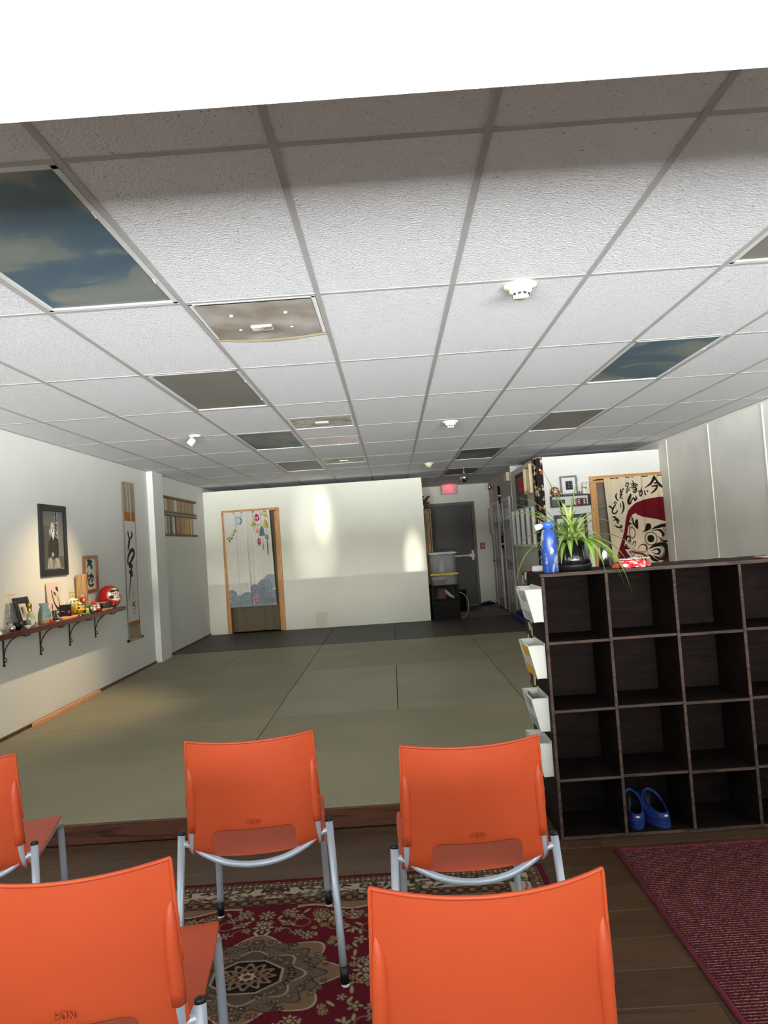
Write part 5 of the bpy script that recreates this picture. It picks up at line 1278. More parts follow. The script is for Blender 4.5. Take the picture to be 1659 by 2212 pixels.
# white easel frame seen edge on
t = thing('easel_frame', 'white easel backed picture frame seen edge on at the left end of the shelf', 'picture frame', (-2.03, 3.30, SHZ)); t.rotation_euler = (0, 0, R(27))
b = BM(); vs = []; bbox(b, -.008, .008, -.06, .09, 0, .20, .002)
bmesh.ops.transform(b, matrix=Matrix.Rotation(R(-24), 4, 'Y'), verts=b.verts); bmesh.ops.translate(b, vec=(0, 0, .0035), verts=b.verts); obj('frame', b, M['clearwhite'], t)
b = BM(); tube(b, [(-.105, 0, .004), (-.070, 0, .150)], .006, 6); obj('easel_leg', b, M['black'], t)
t = thing('white_saucer', 'white ceramic dish at the left end of the shelf, under the easel frame', 'dish', (-2.14, 3.25, SHZ)); b = BM(); lathe(b, [(.04, 0), (.05, .004), (.058, .014), (.055, .014), (.045, .007), (0, .006)], 28); obj('dish', b, M['clearwhite'], t, True)

# ================================================================== CORRIDOR AT THE BACK
CX = 3.0
b = BM(); box(b, CX, CX + .1, 9.9, YB, 0, CH + .1); struct('wall_corridor', b, M['corridor'])
SX = 2.895
b = BM(); box(b, SX, SX + .1, 7.96, 9.90, 0, 2.45); struct('wall_office_side', b, M['corridor'])
b = BM(); bbox(b, SX - .004, SX + .104, 9.90, 9.925, 0, 2.56, .002); struct('trim_3', b, M['white'])
for q in ((2.667, 3.0), (1.43, 1.68)): b = BM(); box(b, *q, YB - .015, YB, 0, .12); struct('baseboard_back', b, M['white'])
# exit door
b = BM(); bbox(b, 1.74, 2.60, YB - .02, YB + .02, .01, 2.135, .003); d1 = struct('door_1', b, mat('charcoal_steel_door', (66, 64, 60), .55, var=.04))
b = BM()
for xa, xb, za, zb in ((1.685, 1.742, 0, 2.195), (2.60, 2.665, 0, 2.195), (1.742, 2.60, 2.137, 2.195)): bbox(b, xa, xb, YB - .05, YB, za, zb, .004)
obj('door_frame', b, mat('dark_grey_frame', (84, 82, 76), .5), d1)
b = BM(); tube(b, [(1.84, YB - .075, 1.055), (2.50, YB - .075, 1.055)], .022, 10); bbox(b, 1.80, 1.86, YB - .09, YB - .02, 1.02, 1.09, .006); obj('push_bar', b, M['trimgrey'], d1)
b = BM(); bbox(b, 2.48, 2.60, YB - .095, YB - .02, 1.02, 1.09, .006); bbox(b, 2.535, 2.59, YB - .085, YB - .02, .955, 1.16, .006); obj('latch_case', b, M['batten'], d1)
b = BM(); lathe(b, [(0, 0), (.012, .001), (.012, .01)], 12); bmesh.ops.transform(b, matrix=Matrix.Translation((2.575, YB - .034, 1.475)) @ Matrix.Rotation(-PI / 2, 4, 'X'), verts=b.verts); obj('lock_cylinder', b, M['chrome'], d1, True)
# inner six panel doors on the corridor wall
def panel_door(name, y0, y1, knob_far):
    b = BM(); bbox(b, CX - .022, CX + .01, y0, y1, .01, 2.035, .003); d = struct(name, b, M['trimgrey'])
    b = BM()
    for ya, yb, za, zb in ((y0 - .07, y0, 0, 2.105), (y1, y1 + .07, 0, 2.105), (y0, y1, 2.037, 2.105)): bbox(b, CX - .034, CX, ya, yb, za, zb, .004)
    obj('casing', b, M['white'], d)
    wd = y1 - y0
    for ya, yb in ((y0 + .10, y0 + wd / 2 - .04), (y0 + wd / 2 + .04, y1 - .10)):
        for za, zb in ((.20, .80), (.98, 1.58), (1.70, 1.92)):
            b = BM()
            for q in ((ya, ya + .022, za, zb), (yb - .022, yb, za, zb), (ya + .022, yb - .022, za, za + .022), (ya + .022, yb - .022, zb - .022, zb)): bbox(b, CX - .034, CX - .02, *q, .004)
            bbox(b, CX - .030, CX - .02, ya + .05, yb - .05, za + .05, zb - .05, .006); obj('raised_panel', b, M['trimgrey'], d)
    yk = (y1 - .07) if knob_far else (y0 + .10)
    b = BM(); lathe(b, [(.026, 0), (.026, .006), (.011, .012), (.011, .03), (.026, .042), (.027, .055), (.016, .066), (0, .067)], 20)
    bmesh.ops.transform(b, matrix=Matrix.Translation((CX - .022, yk, .925)) @ Matrix.Rotation(-PI / 2, 4, 'Y'), verts=b.verts); obj('knob', b, M['chrome'], d, True)
panel_door('door_2', 12.16, 12.92, True)
panel_door('door_3', 10.82, 11.53, False)
# fittings
def wallbox(name, label, cat, x0, x1, y0, y1, z0, z1, m, r=.008, extra=None):
    t = thing(name, label, cat, ((x0 + x1) / 2, (y0 + y1) / 2, z0)); b = BM(); bbox(b, x0, x1, y0, y1, z0, z1, r, 2); obj('case', b, m, t, world=True)
    if extra: extra(t)
    return t
wallbox('alarm_siren', 'cream box high in the back corner right of the exit sign', 'alarm box', 2.915, 2.99, YB - .05, YB - .001, 2.425, 2.55, M['cream'])
wallbox('junction_box', 'cream box high on the corridor wall nearest the framed poster', 'alarm box', CX - .06, CX - .001, 10.62, 10.93, 2.375, 2.525, M['cream'])
t = wallbox('electrical_panel', 'flat grey electrical panel on the corridor wall beside the exit door', 'electrical panel', CX - .05, CX - .001, 13.06, 13.40, 1.47, 2.02, M['trimgrey'])
t = wallbox('fire_alarm_pull', 'small red fire alarm pull station right of the dark exit door', 'fire alarm', 2.735, 2.837, YB - .04, YB - .001, 1.17, 1.308, mat('alarm_red', (150, 32, 26), .4))
b = BM(); bbox(b, 2.762, 2.81, YB - .052, YB - .04, 1.232, 1.246, .002); bbox(b, 2.780, 2.792, YB - .050, YB - .04, 1.19, 1.235, .002); obj('pull_handle', b, M['clearwhite'], t, world=True)
t = thing('security_lamp', 'round chrome lamp head on the corridor wall below the cream corner box', 'lamp', (CX - .002, 12.66, 2.42))
b = BM(); lathe(b, [(.05, 0), (.052, .01), (.02, .02), (.02, .04), (.062, .06), (.070, .10), (.062, .10), (.03, .07), (0, .066)], 24); bmesh.ops.transform(b, matrix=Matrix.Rotation(-PI / 2, 4, 'Y'), verts=b.verts); obj('lamp_head', b, M['chrome'], t, True)
t = thing('pole_rack', 'long dark pole hung upright on the corridor wall between the two white doors', 'pole', (CX - .03, 11.80, 1.15))
b = BM(); tube(b, [(0, .0, .03), (0, 0, .95), (0, 0, 1.22)], [.018, .018, .026], 12); obj('shaft', b, M['black'], t, True)
b = BM(); tube(b, [(0, 0, .28), (0, 0, .88)], .0195, 12); obj('silver_sleeve', b, M['silver'], t, True)
for z in (.1, .62, 1.02): b = BM(); bbox(b, -.02, .028, -.03, .03, z, z + .03, .004); obj('hook', b, M['white'], t)
# exit sign
t = thing('exit_sign', 'glowing red EXIT sign hanging above the dark back door', 'exit sign', (2.145, 13.16, 2.365))
b = BM(); bbox(b, -.165, .165, .0, .045, 0, .20, .008, 2); obj('housing', b, mat('sign_housing', (170, 166, 162), .5), t)
M['exit'] = mat('lit_red_letters', (255, 60, 70), .4, emit=(255, 34, 52), estr=2.4)
b = BM(); Z0, Z1, sw = .032, .168, .0145
def bar(x0, z0, x1, z1, w_=sw):
    d = Vector((x1 - x0, 0, z1 - z0)); q = Vector((-d.z, 0, d.x)).normalized() * w_ / 2; p = [Vector((x0, -.004, z0)) + q, Vector((x0, -.004, z0)) - q, Vector((x1, -.004, z1)) - q, Vector((x1, -.004, z1)) + q]
    lo = [b.verts.new(k + Vector((0, .006, 0))) for k in p]; hi = [b.verts.new(k) for k in p]; b.faces.new(hi)
    for i in range(4): b.faces.new((lo[i], lo[(i + 1) % 4], hi[(i + 1) % 4], hi[i]))
bar(-.118, Z0, -.118, Z1)
for z in (Z0 + .008, .10, Z1 - .008): bar(-.118, z, -.070, z)
bar(-.052, Z0, .0, Z1); bar(-.052, Z1, .0, Z0); bar(.028, Z0, .028, Z1); bar(.048, Z1 - .008, .122, Z1 - .008); bar(.085, Z0, .085, Z1)
obj('letters', b, M['exit'], t)
b = BM(); bbox(b, -.06, .06, .005, .04, .20, .2, .001) if False else bbox(b, -.05, .05, .008, .038, .199, .2, .0004); obj('ceiling_mount', b, M['trimgrey'], t)
pl = bpy.data.lights.new('exit_sign_glow', 'POINT'); pl.energy = .5; pl.color = (1, .12, .16); pl.shadow_soft_size = .05
po = bpy.data.objects.new('exit_sign_glow', pl); COL.objects.link(po); po.location = (2.145, 13.10, 2.50)
# bookcase edge with ornaments behind the partition
t = thing('plywood_bookcase', 'narrow plywood bookcase edge showing behind the right end of the white partition', 'bookcase', (1.52, 11.3, 0))
b = BM(); bbox(b, 1.436, 1.45, 11.2, 11.45, 0, 1.985, .002); bbox(b, 1.592, 1.606, 11.2, 11.45, 0, 1.985, .002); obj('side_panel', b, M['plyshelf'], t, world=True)
b = BM(); box(b, 1.45, 1.592, 11.44, 11.45, 0, 1.98); obj('back_panel', b, M['plyshelf'], t, world=True)
for z in (.25, .60, .92, 1.20, 1.405, 1.69, 1.985):
    b = BM(); bbox(b, 1.43, 1.612, 11.195, 11.45, z, z + .016, .003); obj('shelf_board', b, M['plyshelf'], t, world=True)
t = thing('carved_figure', 'dark brown carved driftwood figure on top of the plywood bookcase', 'figurine', (1.53, 11.32, 2.001))
b = BM(); tube(b, crom([(0, 0, 0), (.012, 0, .06), (-.012, 0, .12), (.02, 0, .18), (.05, 0, .22), (.09, 0, .235)], 4), [.04 - .0012 * k for k in range(21)], 8)
tube(b, crom([(.0, 0, .10), (.05, 0, .12), (.062, 0, .09)], 4), .018, 7); tube(b, crom([(-.01, 0, .14), (-.05, .01, .20), (-.02, .02, .25)], 4), .018, 7); obj('figure', b, mat('driftwood', (72, 50, 36), .7, var=.2, vs=30, bs=60, bstr=.5), t, True)
t = thing('bottle_figure', 'pale bottle shaped ornament on the second shelf of the plywood bookcase', 'ornament', (1.525, 11.28, 1.706))
b = BM(); lathe(b, [(.03, 0), (.035, .02), (.035, .10), (.018, .14), (.016, .18), (.024, .19), (.012, .21), (0, .21)], 20); obj('body', b, mat('pale_ceramic', (150, 142, 128), .5), t, True)
# storage: cabinet, yellow lidded bin, clear bin
t = thing('dark_cabinet', 'near black wooden cabinet with a glass front window, under the plastic bins', 'cabinet', (1.71, 10.48, 0))
b = BM(); bbox(b, 1.475, 1.945, 10.30, 10.72, 0, .40, .004); bbox(b, 1.475, 1.53, 10.30, 10.72, .40, .635, .003); bbox(b, 1.905, 1.945, 10.30, 10.72, .40, .635, .003); bbox(b, 1.53, 1.905, 10.60, 10.72, .40, .635, .003); bbox(b, 1.47, 1.95, 10.295, 10.72, .635, .652, .003); obj('body', b, M['darkcab'], t, world=True)
b = BM(); bbox(b, 1.53, 1.905, 10.312, 10.316, .41, .632, .001); obj('glass_window', b, M['glass'], t, world=True)
b = BM(); bbox(b, 1.50, 1.92, 10.294, 10.30, .05, .37, .006); obj('lower_panel', b, M['darkcab'], t, world=True)
t = thing('white_bundle', 'white rolled cloth seen through the cabinet window', 'cloth', (1.74, 10.42, .401))
b = BM(); tube(b, [(-.02, 0, .16), (.05, -.01, .08), (.13, .0, .03)], [.026, .030, .024], 10); obj('roll', b, M['clearwhite'], t, True)
t = thing('red_bundle', 'small dull red bundle behind the white roll in the cabinet window', 'cloth', (1.68, 10.50, .401)); b = BM(); bbox(b, -.09, .07, -.04, .04, 0, .19, .03, 3); obj('bundle', b, mat('dull_red_cloth', (110, 54, 60), .9), t, True)
M['binplastic'] = mat('translucent_bin', (214, 218, 222), .22, trans=.80, var=.02, ior=1.15)
def bin_(name, label, x0, x1, y0, y1, z0, z1, lidm):
    t = thing(name, label, 'storage bin', ((x0 + x1) / 2, (y0 + y1) / 2, z0)); cx, cy = (x1 - x0) / 2, (y1 - y0) / 2; h = z1 - z0
    b = BM(); n = 24; rows = []
    for z, s in ((0, .90), (.004, .93), (h * .55, .965), (h - .03, .985), (h - .028, 1.0), (h - .012, 1.0)):
        row = []
        for k in range(n):
            a = 2 * PI * (k + .5) / n; ca, sa = math.cos(a), math.sin(a); q = max(abs(ca), abs(sa)); rib = 1 - (.012 if (k % 2 and .004 < z < h - .03) else 0)
            row.append(b.verts.new((ca / q * cx * s * rib * .97, sa / q * cy * s * rib * .97, z)))
        rows.append(row)
    for p, q in zip(rows, rows[1:]):
        for k in range(n): b.faces.new((p[k], p[(k + 1) % n], q[(k + 1) % n], q[k]))
    b.faces.new(list(reversed(rows[0]))); obj('tub', b, M['binplastic'], t)
    b = BM(); bbox(b, -cx - .012, cx + .012, -cy - .012, cy + .012, h - .024, h + .004, .007, 2); bbox(b, -cx + .03, cx - .03, -cy + .03, cy - .03, h + .003, h + .010, .003)
    for s in (-.12, .12): bbox(b, s - .03, s + .03, -cy - .022, -cy - .010, h - .03, h - .002, .003)
    obj('lid', b, lidm, t); return t
t = bin_('storage_bin', 'shallow clear plastic bin with a yellow lid, on the dark cabinet', 1.49, 1.945, 10.31, 10.70, .655, .850, mat('yellow_plastic', (196, 168, 20), .4))
t2 = bin_('storage_bin', 'tall clear plastic bin with a pale grey lid, stacked on the yellow lidded bin', 1.485, 1.94, 10.31, 10.69, .862, 1.205, mat('grey_plastic_lid', (168, 170, 172), .4))
for lb, x, z, prof in (('cream cloth folded inside the tall clear bin', 1.68, .868, [(.05, 0), (.065, .03), (.06, .09), (.042, .11), (.045, .22), (.04, .235), (0, .236)]), ):
    q = thing('folded_cloth', lb, 'cloth', (x, 10.45, z)); b = BM(); lathe(b, prof, 16); obj('cloth', b, mat('cream_cloth', (200, 188, 134), .9), q, True)
q = thing('folded_cloth', 'red and cream folded cloths inside the yellow lidded bin', 'cloth', (1.68, 10.5, .660)); b = BM(); bbox(b, -.14, .08, -.10, .10, 0, .08, .02, 2); obj('red_fold', b, mat('faded_red_cloth', (128, 66, 66), .9), q); b = BM(); bbox(b, -.15, .06, -.11, .09, .082, .135, .02, 2); obj('cream_fold', b, mat('cream_cloth', (200, 188, 134), .9), q)
# things in the dark by the back door
t = thing('floor_hoop', 'thin hoop leaning beside the dark cabinet in front of the back door', 'hoop', (2.0, 10.95, 0)); b = BM(); tube(b, [(.0 + .16 * math.cos(a), .10 * (1 + math.sin(a)) * .3, .235 + .23 * math.sin(a)) for a in [2 * PI * k / 32 for k in range(33)]], .005, 6); bmesh.ops.transform(b, matrix=Matrix.Translation((0, 0, .001)) , verts=b.verts); obj('hoop', b, M['trimgrey'], t, True)
t = thing('waste_bin', 'black waste bin in the dark corner before the back door', 'waste bin', (2.13, 12.35, 0)); b = BM(); lathe(b, [(.11, 0), (.115, .005), (.14, .40), (.145, .41), (.135, .41), (.105, .01), (0, .01)], 28); obj('bin', b, M['black'], t, True)
t = thing('corridor_rug', 'pale pinkish floor runner in the back corridor', 'rug', (2.42, 11.58, 0)); b = BM(); bbox(b, -.46, .50, -.52, .52, .001, .008, .003); obj('pile', b, mat('pale_pink_runner', (150, 132, 126), .95, var=.1, vs=12), t)
t = thing('folded_umbrella', 'folded black umbrella lying on the floor under the fire alarm', 'umbrella', (2.80, 13.22, 0)); b = BM(); tube(b, [(-.16, 0, .03), (-.05, 0, .04), (.12, .01, .028)], [.012, .036, .02], 10); tube(b, [(.12, .01, .028), (.20, .015, .03)], .008, 8); tube(b, [(-.05, .03, .045), (.05, -.03, .09)], [.02, .006], 8); obj('umbrella', b, M['black'], t, True)
# blue folded mats against the grey wall
t = thing('blue_mat_stack', 'two royal blue foam mats stepped against the grey corridor wall', 'mat', (2.80, 9.3, .106))
for k, (xa, xb, ya, yb, za, zb) in enumerate(((2.725, 2.888, 8.70, 9.87, .106, .150), (2.80, 2.888, 8.70, 9.75, .151, .215))): b = BM(); bbox(b, xa, xb, ya, yb, za, zb, .006, 2); obj('blue_mat', b, mat('royal_blue_vinyl', (24, 48, 112), .5), t, world=True)
# frames on the grey wall (facing the mats)
c = Canvas(.66, .44, .006, (92, 92, 88)); c.rect(0, 0, .66, .12, (128, 92, 92)); c.ell((.30, .155), .19, .10, (224, 52, 66)); c.rect(.12, .30, .56, .44, (116, 114, 104))
for xx in (.20, .27, .34, .40): c.stroke([(xx, .10, .018), (xx + .015, .17, .02)], (120, 24, 36), 2)
wall_frame('framed_poster', 'black framed poster with a red disc on grey, on the grey wall near the exit', 8.60, 9.40, 1.83, 2.355, .05, M['blackpaint'], c, side='right', x=SX - .001)
t = thing('wall_mirror', 'narrow cream framed mirror on the grey wall, next to the flower cloth strip', 'mirror', (SX, 8.28, 1.99))
b = BM(); bbox(b, SX - .06, SX - .001, 8.05, 8.09, 1.99, 2.40, .004); bbox(b, SX - .06, SX - .001, 8.47, 8.51, 1.99, 2.40, .004); bbox(b, SX - .06, SX - .001, 8.09, 8.47, 1.99, 2.03, .004); bbox(b, SX - .06, SX - .001, 8.09, 8.47, 2.36, 2.40, .004); obj('frame', b, mat('cream_frame', (214, 196, 150), .5), t, world=True)
b = BM(); box(b, SX - .022, SX - .018, 8.09, 8.47, 2.03, 2.36); obj('glass', b, mat('mirror_glass', (150, 154, 150), .06, .9), t, world=True)
t = thing('slat_rack', 'white wall rack of upright slats on the grey wall above the blue mats', 'rack', (SX, 8.95, 1.27))
for y in (9.80, 9.40, 8.98, 8.56, 8.14):
    b = BM(); bbox(b, SX - .05, SX - .001, y - .04, y + .04, 1.27, 1.80, .005); obj('slat', b, M['white'], t, world=True)
b = BM(); bbox(b, SX - .06, SX - .001, 8.02, 9.86, 1.235, 1.27, .004); obj('bottom_ledge', b, M['white'], t, world=True)
b = BM(); box(b, SX - .006, SX - .001, 8.05, 9.84, 1.271, 1.79); obj('backing', b, mat('dark_grey_board', (84, 84, 82), .5), t, world=True)

# ================================================================== OFFICE FRONT WALL
OY = 7.85
ox0, ox1, ozt = 3.66, 4.52, 2.10
b = BM(); box(b, SX, ox0, OY, OY + .1, 0, 2.452); box(b, ox1, XR, OY, OY + .1, 0, 2.452); box(b, ox0, ox1, OY, OY + .1, ozt, 2.452); bmesh.ops.remove_doubles(b, verts=b.verts, dist=1e-4); struct('wall_office', b, M['wall'])
t = thing('door_frame', 'golden pine frame around the doorway with the daruma curtain', 'door frame', (4.1, OY, 0.0))
for nm, xa, xb, za, zb, m in (('door_head', 3.60, 4.578, 2.092, 2.143, 'pine_h'), ('door_head', 3.60, 4.40, 2.052, 2.084, 'pine_h'), ('door_jamb', 3.60, 3.69, .106, 2.050, 'pine'), ('door_jamb', 4.52, 4.578, .106, 2.09, 'pine')):
    b = BM(); bbox(b, xa, xb, OY - .028, OY - .001, za, zb, .004); obj(nm, b, M[m], t, world=True)
b = BM(); bbox(b, 3.59, 4.53, OY + .045, OY + .075, 0.0, 2.09, .003); struct('door_4', b, mat('brown_grey_sliding_door', (116, 106, 92), .7))
t = thing('daruma_curtain', 'beige doorway curtain printed with a big red daruma face and black brush characters', 'curtain', (4.19, OY - .05, 2.104))
NW2, NH2 = .79, 1.50
c = Canvas(NW2, NH2, .0038, (208, 192, 164)).frame([(100, 240), (1330, 175), (1530, 1985), (205, 1995)], (0, 0, NW2, 1.15)); c.kw = 1.5
rd, bk_, br_ = (98, 17, 26), (24, 22, 22), (124, 98, 62)
inner = [(1450, 1145), (1280, 1105), (1100, 1068), (900, 1030), (792, 985), (778, 962), (740, 955), (690, 980), (640, 1050), (600, 1150), (570, 1250), (552, 1350), (530, 1440), (500, 1530), (480, 1620), (500, 1720), (540, 1800), (600, 1880), (690, 1960)]
c.poly([(1400, 628), (1250, 630), (1050, 658), (900, 690), (760, 740), (660, 820), (590, 900), (545, 1000), (518, 1100), (500, 1230), (488, 1320), (450, 1450), (408, 1560), (360, 1680), (318, 1800), (296, 1980), (300, 2600), (1600, 2600), (1100, 2120), (850, 2060)] + inner[::-1] + [(1460, 1140)], rd)
c.poly([(1530, 1885), (1470, 1940), (1400, 2000), (1200, 2120), (1500, 2500), (1600, 2500)], rd); c.ell((335, 1860), 28, 60, (110, 84, 60)); c.ell((420, 1960), 40, 24, (120, 90, 66))
c.poly([(664, 1020), (700, 1060), (720, 1150), (760, 1220), (802, 1280), (800, 1302), (740, 1250), (690, 1180), (660, 1110), (636, 1090)], bk_); c.poly([(640, 1070), (665, 1040), (690, 1130), (672, 1120)], (150, 146, 136))
c.poly([(770, 1075), (800, 1090), (808, 1170), (802, 1290), (760, 1220), (735, 1160), (742, 1110)], bk_, 3)
c.stroke([(596, 1240, 10), (610, 1160, 26), (640, 1165, 18), (682, 1200, 8)], bk_)
c.poly([(875, 1362), (950, 1312), (978, 1222), (1002, 1182), (1050, 1170), (1096, 1198), (1104, 1258), (1085, 1308), (1000, 1342)], bk_)
c.poly([(1085, 1310), (1180, 1250), (1300, 1205), (1450, 1183), (1462, 1262), (1350, 1272), (1230, 1292)], bk_)
c.stroke([(1120, 1336, 8), (1240, 1322, 22), (1330, 1350, 42), (1388, 1415, 48), (1380, 1448, 36)], bk_)
def rays(cx, cy, r0, r1, a0, a1, n, w_, col=bk_):
    for k in range(n):
        a = R(a0 + (a1 - a0) * k / (n - 1)); c.stroke([(cx + r0 * math.cos(a), cy + r0 * math.sin(a), w_), (cx + r1 * math.cos(a), cy + r1 * math.sin(a), w_ * 1.4)], col, 1)
rays(1330, 1400, 95, 190, -62, 100, 19, 6); c.stroke([(1262, 1464, 6), (1330, 1540, 16), (1420, 1578, 30), (1492, 1574, 36)], bk_)
c.ell((1095, 1505), 147, 147, br_, 26); c.ell((1095, 1505), 74, 80, bk_); c.ell((668, 1360), 76, 132, br_, 22)
c.stroke([(520, 1535, 8), (530, 1455, 26), (575, 1432, 24), (615, 1500, 22), (628, 1570, 8)], bk_); c.stroke([(545, 1580, 8), (575, 1520, 18), (600, 1570, 16), (585, 1610, 6)], bk_); c.stroke([(500, 1600, 10), (510, 1675, 32), (552, 1700, 22), (608, 1694, 8)], bk_); c.stroke([(525, 1600, 8), (545, 1660, 14), (590, 1672, 6)], bk_)
c.stroke([(648, 1640, 8), (690, 1572, 16), (722, 1548, 16), (738, 1570, 16), (722, 1630, 10), (696, 1682, 6)], rd); c.stroke([(788, 1722, 6), (850, 1640, 12), (925, 1624, 20), (985, 1670, 28), (992, 1742, 30)], rd)
c.poly([(648, 1678), (740, 1742), (860, 1768), (1012, 1775), (905, 1816), (780, 1812), (700, 1762)], (146, 132, 112))
c.stroke([(618, 1738, 14), (720, 1795, 26), (850, 1822, 24), (940, 1862, 26), (1000, 1905, 16)], rd)
c.stroke([(1050, 1728, 10), (1180, 1662, 44), (1330, 1640, 62), (1460, 1680, 78), (1490, 1800, 84), (1420, 1910, 78), (1300, 1955, 52), (1150, 1880, 10)], bk_); rays(1290, 1805, 70, 150, -75, 92, 18, 5, (112, 106, 96))
c.stroke([(1100, 1776, 8), (1200, 1742, 20), (1275, 1752, 34), (1298, 1800, 36), (1270, 1848, 28), (1190, 1842, 14), (1130, 1808, 6)], bk_)
for s in ([(538, 1772, 6), (604, 1768, 14)], [(580, 1812, 6), (622, 1776, 14)], [(602, 1846, 8), (654, 1796, 14)], [(630, 1880, 10), (704, 1832, 16)], [(660, 1790, 6), (700, 1770, 8)], [(800, 1880, 10), (832, 1965, 24)], [(858, 1880, 8), (892, 1985, 22)], [(920, 1895, 10), (985, 2015, 26)], [(1008, 1850, 8), (1090, 1890, 30), (1150, 1962, 50), (1260, 2010, 26)]): c.stroke(s, bk_)
for s in ([(1162, 212, 22), (1140, 285, 38), (1080, 365, 30), (970, 438, 8)], [(1160, 225, 20), (1225, 310, 34), (1300, 385, 40), (1368, 438, 22)], [(1165, 352, 18), (1208, 345, 30)], [(1105, 412, 14), (1180, 405, 26), (1240, 400, 24), (1215, 450, 28), (1165, 510, 26), (1100, 556, 14)],
          [(818, 515, 14), (862, 500, 20), (900, 512, 24), (898, 555, 22), (862, 604, 22), (840, 582, 10)], [(888, 432, 12), (876, 480, 16), (842, 560, 16)], [(960, 492, 14), (972, 535, 18), (986, 578, 20)], [(1012, 490, 14), (1030, 518, 18)],
          [(550, 385, 16), (580, 340, 18), (620, 338, 16), (618, 380, 14), (590, 408, 14), (560, 398, 12)], [(606, 405, 14), (606, 480, 16)], [(606, 445, 12), (642, 435, 12)], [(572, 450, 12), (568, 530, 14), (610, 495, 14), (648, 470, 12)], [(702, 290, 12), (726, 345, 16), (722, 420, 12)], [(668, 362, 14), (730, 352, 16), (800, 378, 22)], [(716, 378, 14), (690, 408, 14), (662, 428, 10)], [(730, 375, 12), (760, 400, 20), (790, 410, 14)], [(688, 440, 14), (740, 432, 20), (776, 450, 24), (770, 500, 24), (742, 530, 22), (706, 508, 14)], [(712, 470, 10), (752, 470, 12)], [(716, 495, 10), (750, 492, 10)],
          [(662, 568, 24), (640, 630, 36), (606, 700, 40), (620, 752, 34), (650, 745, 26), (672, 690, 18), (712, 640, 20), (735, 662, 24), (748, 690, 24), (780, 652, 24), (762, 602, 12)],
          [(362, 538, 12), (344, 580, 20), (346, 630, 24), (380, 690, 12)], [(380, 692, 10), (392, 658, 6)], [(428, 520, 12), (480, 502, 16)], [(422, 572, 12), (476, 560, 14)], [(440, 465, 14), (452, 540, 18), (448, 600, 18), (424, 622, 12), (440, 640, 12), (482, 640, 14)], [(470, 458, 12), (482, 480, 16)], [(490, 440, 12), (498, 462, 16)],
          [(428, 738, 10), (432, 790, 14), (438, 834, 8)], [(468, 698, 12), (488, 770, 22), (490, 850, 24), (470, 915, 18), (442, 958, 8)],
          [(174, 794, 16), (215, 815, 30), (255, 850, 14)], [(322, 772, 20), (275, 835, 24), (246, 900, 24), (262, 940, 22), (310, 944, 22), (352, 905, 18), (350, 872, 8)], [(294, 715, 14), (312, 748, 18)], [(326, 706, 14), (344, 736, 18)],
          [(245, 1015, 16), (300, 1030, 24), (372, 1072, 14)], [(262, 1092, 12), (320, 1072, 22), (392, 1112, 14)], [(300, 1002, 14), (330, 1070, 22), (352, 1165, 12)], [(385, 1085, 10), (358, 1150, 14)], [(278, 1188, 12), (340, 1228, 24), (410, 1240, 28), (442, 1212, 22), (404, 1184, 8)]): c.stroke(s, bk_)
c.ell((430, 1305), 33, 33, bk_, 13)
def nor2(x, y):
    top = np.clip(1 - y / .35, 0, 1)
    f = .012 * np.sin(x * 30 + .6) * (1 - .3 * y) + .006 * np.sin(x * 92) * top + .006 * np.sin(x * 55 + y)
    return x - NW2 / 2 - .012 + .045 * y / 1.15 * (1 - x / NW2) , -f - .006, -y
c.build('curtain_cloth', nor2, M['cloth'], t)
b = BM(); tube(b, [(-.50, .0, -.010), (.385, .0, -.010)], .006, 8); obj('curtain_rod', b, M['black'], t)
# flower cloth strip on the wall end
t = thing('flower_cloth_strip', 'tall strip of black flowered cloth covering the left end of the office wall', 'cloth', (2.93, OY - .01, .11))
b = BM(); bbox(b, 2.872, 2.985, OY - .022, OY - .001, .11, 2.446, .004); bbox(b, 2.868, 2.892, OY - .022, OY + .14, .11, 2.446, .004); obj('cloth', b, M['floral'], t, world=True)
# ledge shelf and the things on it
t = thing('box_shelf', 'small black open box shelf on the white office wall', 'shelf', (3.315, OY, 1.755))
b = BM(); bbox(b, 3.05, 3.58, OY - .10, OY - .001, 1.893, 1.907, .002); obj('top_board', b, M['blackpaint'], t, world=True)
b = BM(); bbox(b, 3.05, 3.58, OY - .10, OY - .001, 1.752, 1.766, .002); obj('bottom_board', b, M['blackpaint'], t, world=True)
for xa in (3.05, 3.566): b = BM(); bbox(b, xa, xa + .014, OY - .10, OY - .001, 1.766, 1.893, .002); obj('end_board', b, M['blackpaint'], t, world=True)
def office_frame(name, label, x0, x1, z0, z1, y, fw, m, canvas, th=.018, tilt=0):
    o = thing(name, label, 'picture frame', ((x0 + x1) / 2, y, z0)); o.rotation_euler = (-R(tilt), 0, 0)
    frame_build(o, x1 - x0, z1 - z0, fw, m, canvas, th); return o
c = Canvas(.19, .22, .005, (214, 214, 212)); c.rect(.055, .05, .145, .165, (44, 46, 52))
for k in range(26): c.rect(.06 + (k * 37 % 75) / 1000, .055 + (k * 53 % 95) / 1000, .07 + (k * 37 % 75) / 1000, .066 + (k * 53 % 95) / 1000, [(120, 122, 126), (24, 24, 28), (80, 84, 92)][k % 3])
office_frame('grey_photo_frame', 'grey framed black and white photo standing on the black box shelf', 3.20, 3.43, 1.908, 2.172, OY - .045, .022, mat('grey_frame', (112, 112, 108), .5), c, tilt=6)
c = Canvas(.36, .50, .006, (206, 206, 198)); office_frame('large_black_frame', 'large black framed white sheet low on the office wall behind the plant', 3.085, 3.53, 1.05, 1.648, OY - .001, .035, M['blackpaint'], c)
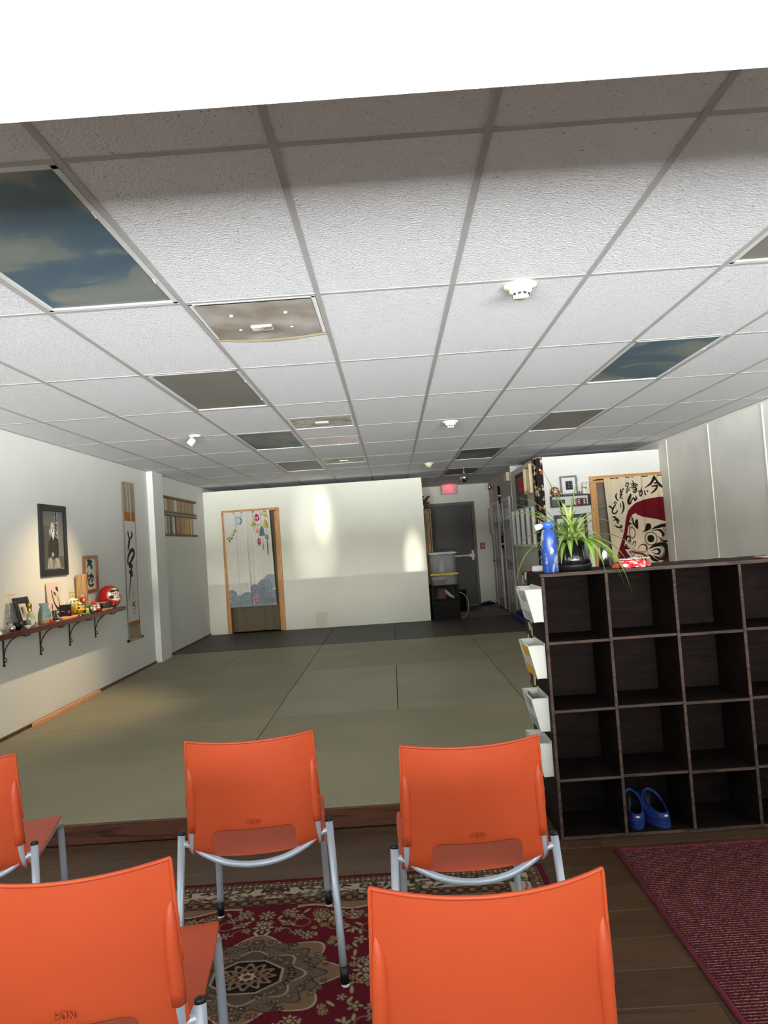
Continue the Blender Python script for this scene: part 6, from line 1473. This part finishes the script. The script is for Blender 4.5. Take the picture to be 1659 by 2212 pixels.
daruma('daruma_doll', 'red daruma doll at the left end of the black box shelf, behind plant leaves', .058, .125, (140, 24, 24), (3.115, OY - .055, 1.908), R(-90), 3)['group'] = 'daruma dolls on the office shelf'
daruma('daruma_doll', 'tiny dark red daruma doll right of the bigger one on the black box shelf', .022, .044, (70, 26, 28), (3.195, OY - .075, 1.908), R(-90), 3)['group'] = 'daruma dolls on the office shelf'
daruma('daruma_doll', 'tiny red daruma doll beside the white cat figurine', .020, .045, (160, 30, 34), (3.455, OY - .075, 1.908), R(-90), 3)['group'] = 'daruma dolls on the office shelf'
t = thing('cat_figurine', 'white beckoning cat figurine with raised paw on the right end of the black box shelf', 'figurine', (3.52, OY - .055, 1.908))
wc = mat('white_ceramic', (236, 230, 224), .25)
def ell(bm, c_, s_, seg=18):
    q = BM(); bmesh.ops.create_uvsphere(q, u_segments=seg, v_segments=seg * 2 // 3, radius=1); join(bm, q, Matrix.Translation(c_) @ Matrix.Diagonal((*s_, 1)))
b = BM(); ell(b, (0, 0, .048), (.040, .034, .049)); ell(b, (0, -.006, .118), (.036, .031, .032)); ell(b, (-.022, -.026, .012), (.015, .02, .012)); ell(b, (.022, -.026, .012), (.015, .02, .012)); ell(b, (-.020, -.030, .066), (.010, .012, .024)); ell(b, (.044, -.012, .100), (.011, .011, .034)); ell(b, (.046, -.014, .136), (.013, .013, .014))
for s in (-1, 1):
    q = BM(); bmesh.ops.create_cone(q, segments=12, radius1=.014, radius2=.001, depth=.030, cap_ends=True); join(b, q, Matrix.Translation((s * .022, -.004, .154)) @ Matrix.Rotation(s * .3, 4, 'Y'))
obj('cat', b, wc, t, True)
b = BM(); q = [(.030 * math.cos(a), -.004 + .027 * math.sin(a), .090) for a in [2 * PI * k / 20 for k in range(21)]]; tube(b, q, .004, 6); obj('red_collar', b, mat('collar_red', (176, 30, 40), .4), t, True)
b = BM(); ell(b, (-.004, -.036, .064), (.014, .005, .019)); obj('gold_coin', b, M['gold'], t, True)
b = BM(); ell(b, (-.013, -.035, .122), (.004, .003, .005), 8); ell(b, (.013, -.035, .122), (.004, .003, .005), 8); ell(b, (0, -.038, .112), (.003, .002, .002), 8); obj('eyes', b, M['black'], t)
for s in (-1, 1): b = BM(); ell(b, (s * .022, -.012, .152), (.006, .004, .010), 8); obj('inner_ear', b, mat('ear_pink', (206, 90, 90), .4), t)
for k, (x, w_, h_, col, lb) in enumerate(((3.115, .045, .095, (60, 62, 60), 'small dark framed card inside the left of the black box shelf'), (3.205, .036, .085, (18, 18, 18), 'black cup shaped ornament inside the black box shelf'), (3.37, .035, .085, (150, 140, 130), 'pale striped tin inside the black box shelf, left of three'), (3.43, .03, .09, (120, 64, 50), 'brown striped tin inside the black box shelf, middle of three'), (3.50, .034, .09, (84, 84, 88), 'grey striped tin inside the black box shelf, right of three'))):
    t = thing('shelf_ornament', lb, 'ornament', (x, OY - .055, 1.767)); b = BM()
    if k == 0: bbox(b, -w_, w_, -.006, .006, 0, h_, .003)
    else: lathe(b, [(w_ * .9, 0), (w_, .004), (w_, h_ - .006), (w_ * .9, h_), (0, h_)], 20)
    obj('body', b, mat('ornament_tone', col, .4), t, k > 0)
    if k > 1:
        b = BM()
        for z in (.02, .045, .07): lathe(b, [(w_ + .0005, z), (w_ + .0012, z + .003), (w_ + .0005, z + .006)], 20, cap=False)
        obj('band', b, M['chrome'], t, True)
bpy.context.view_layer.update()
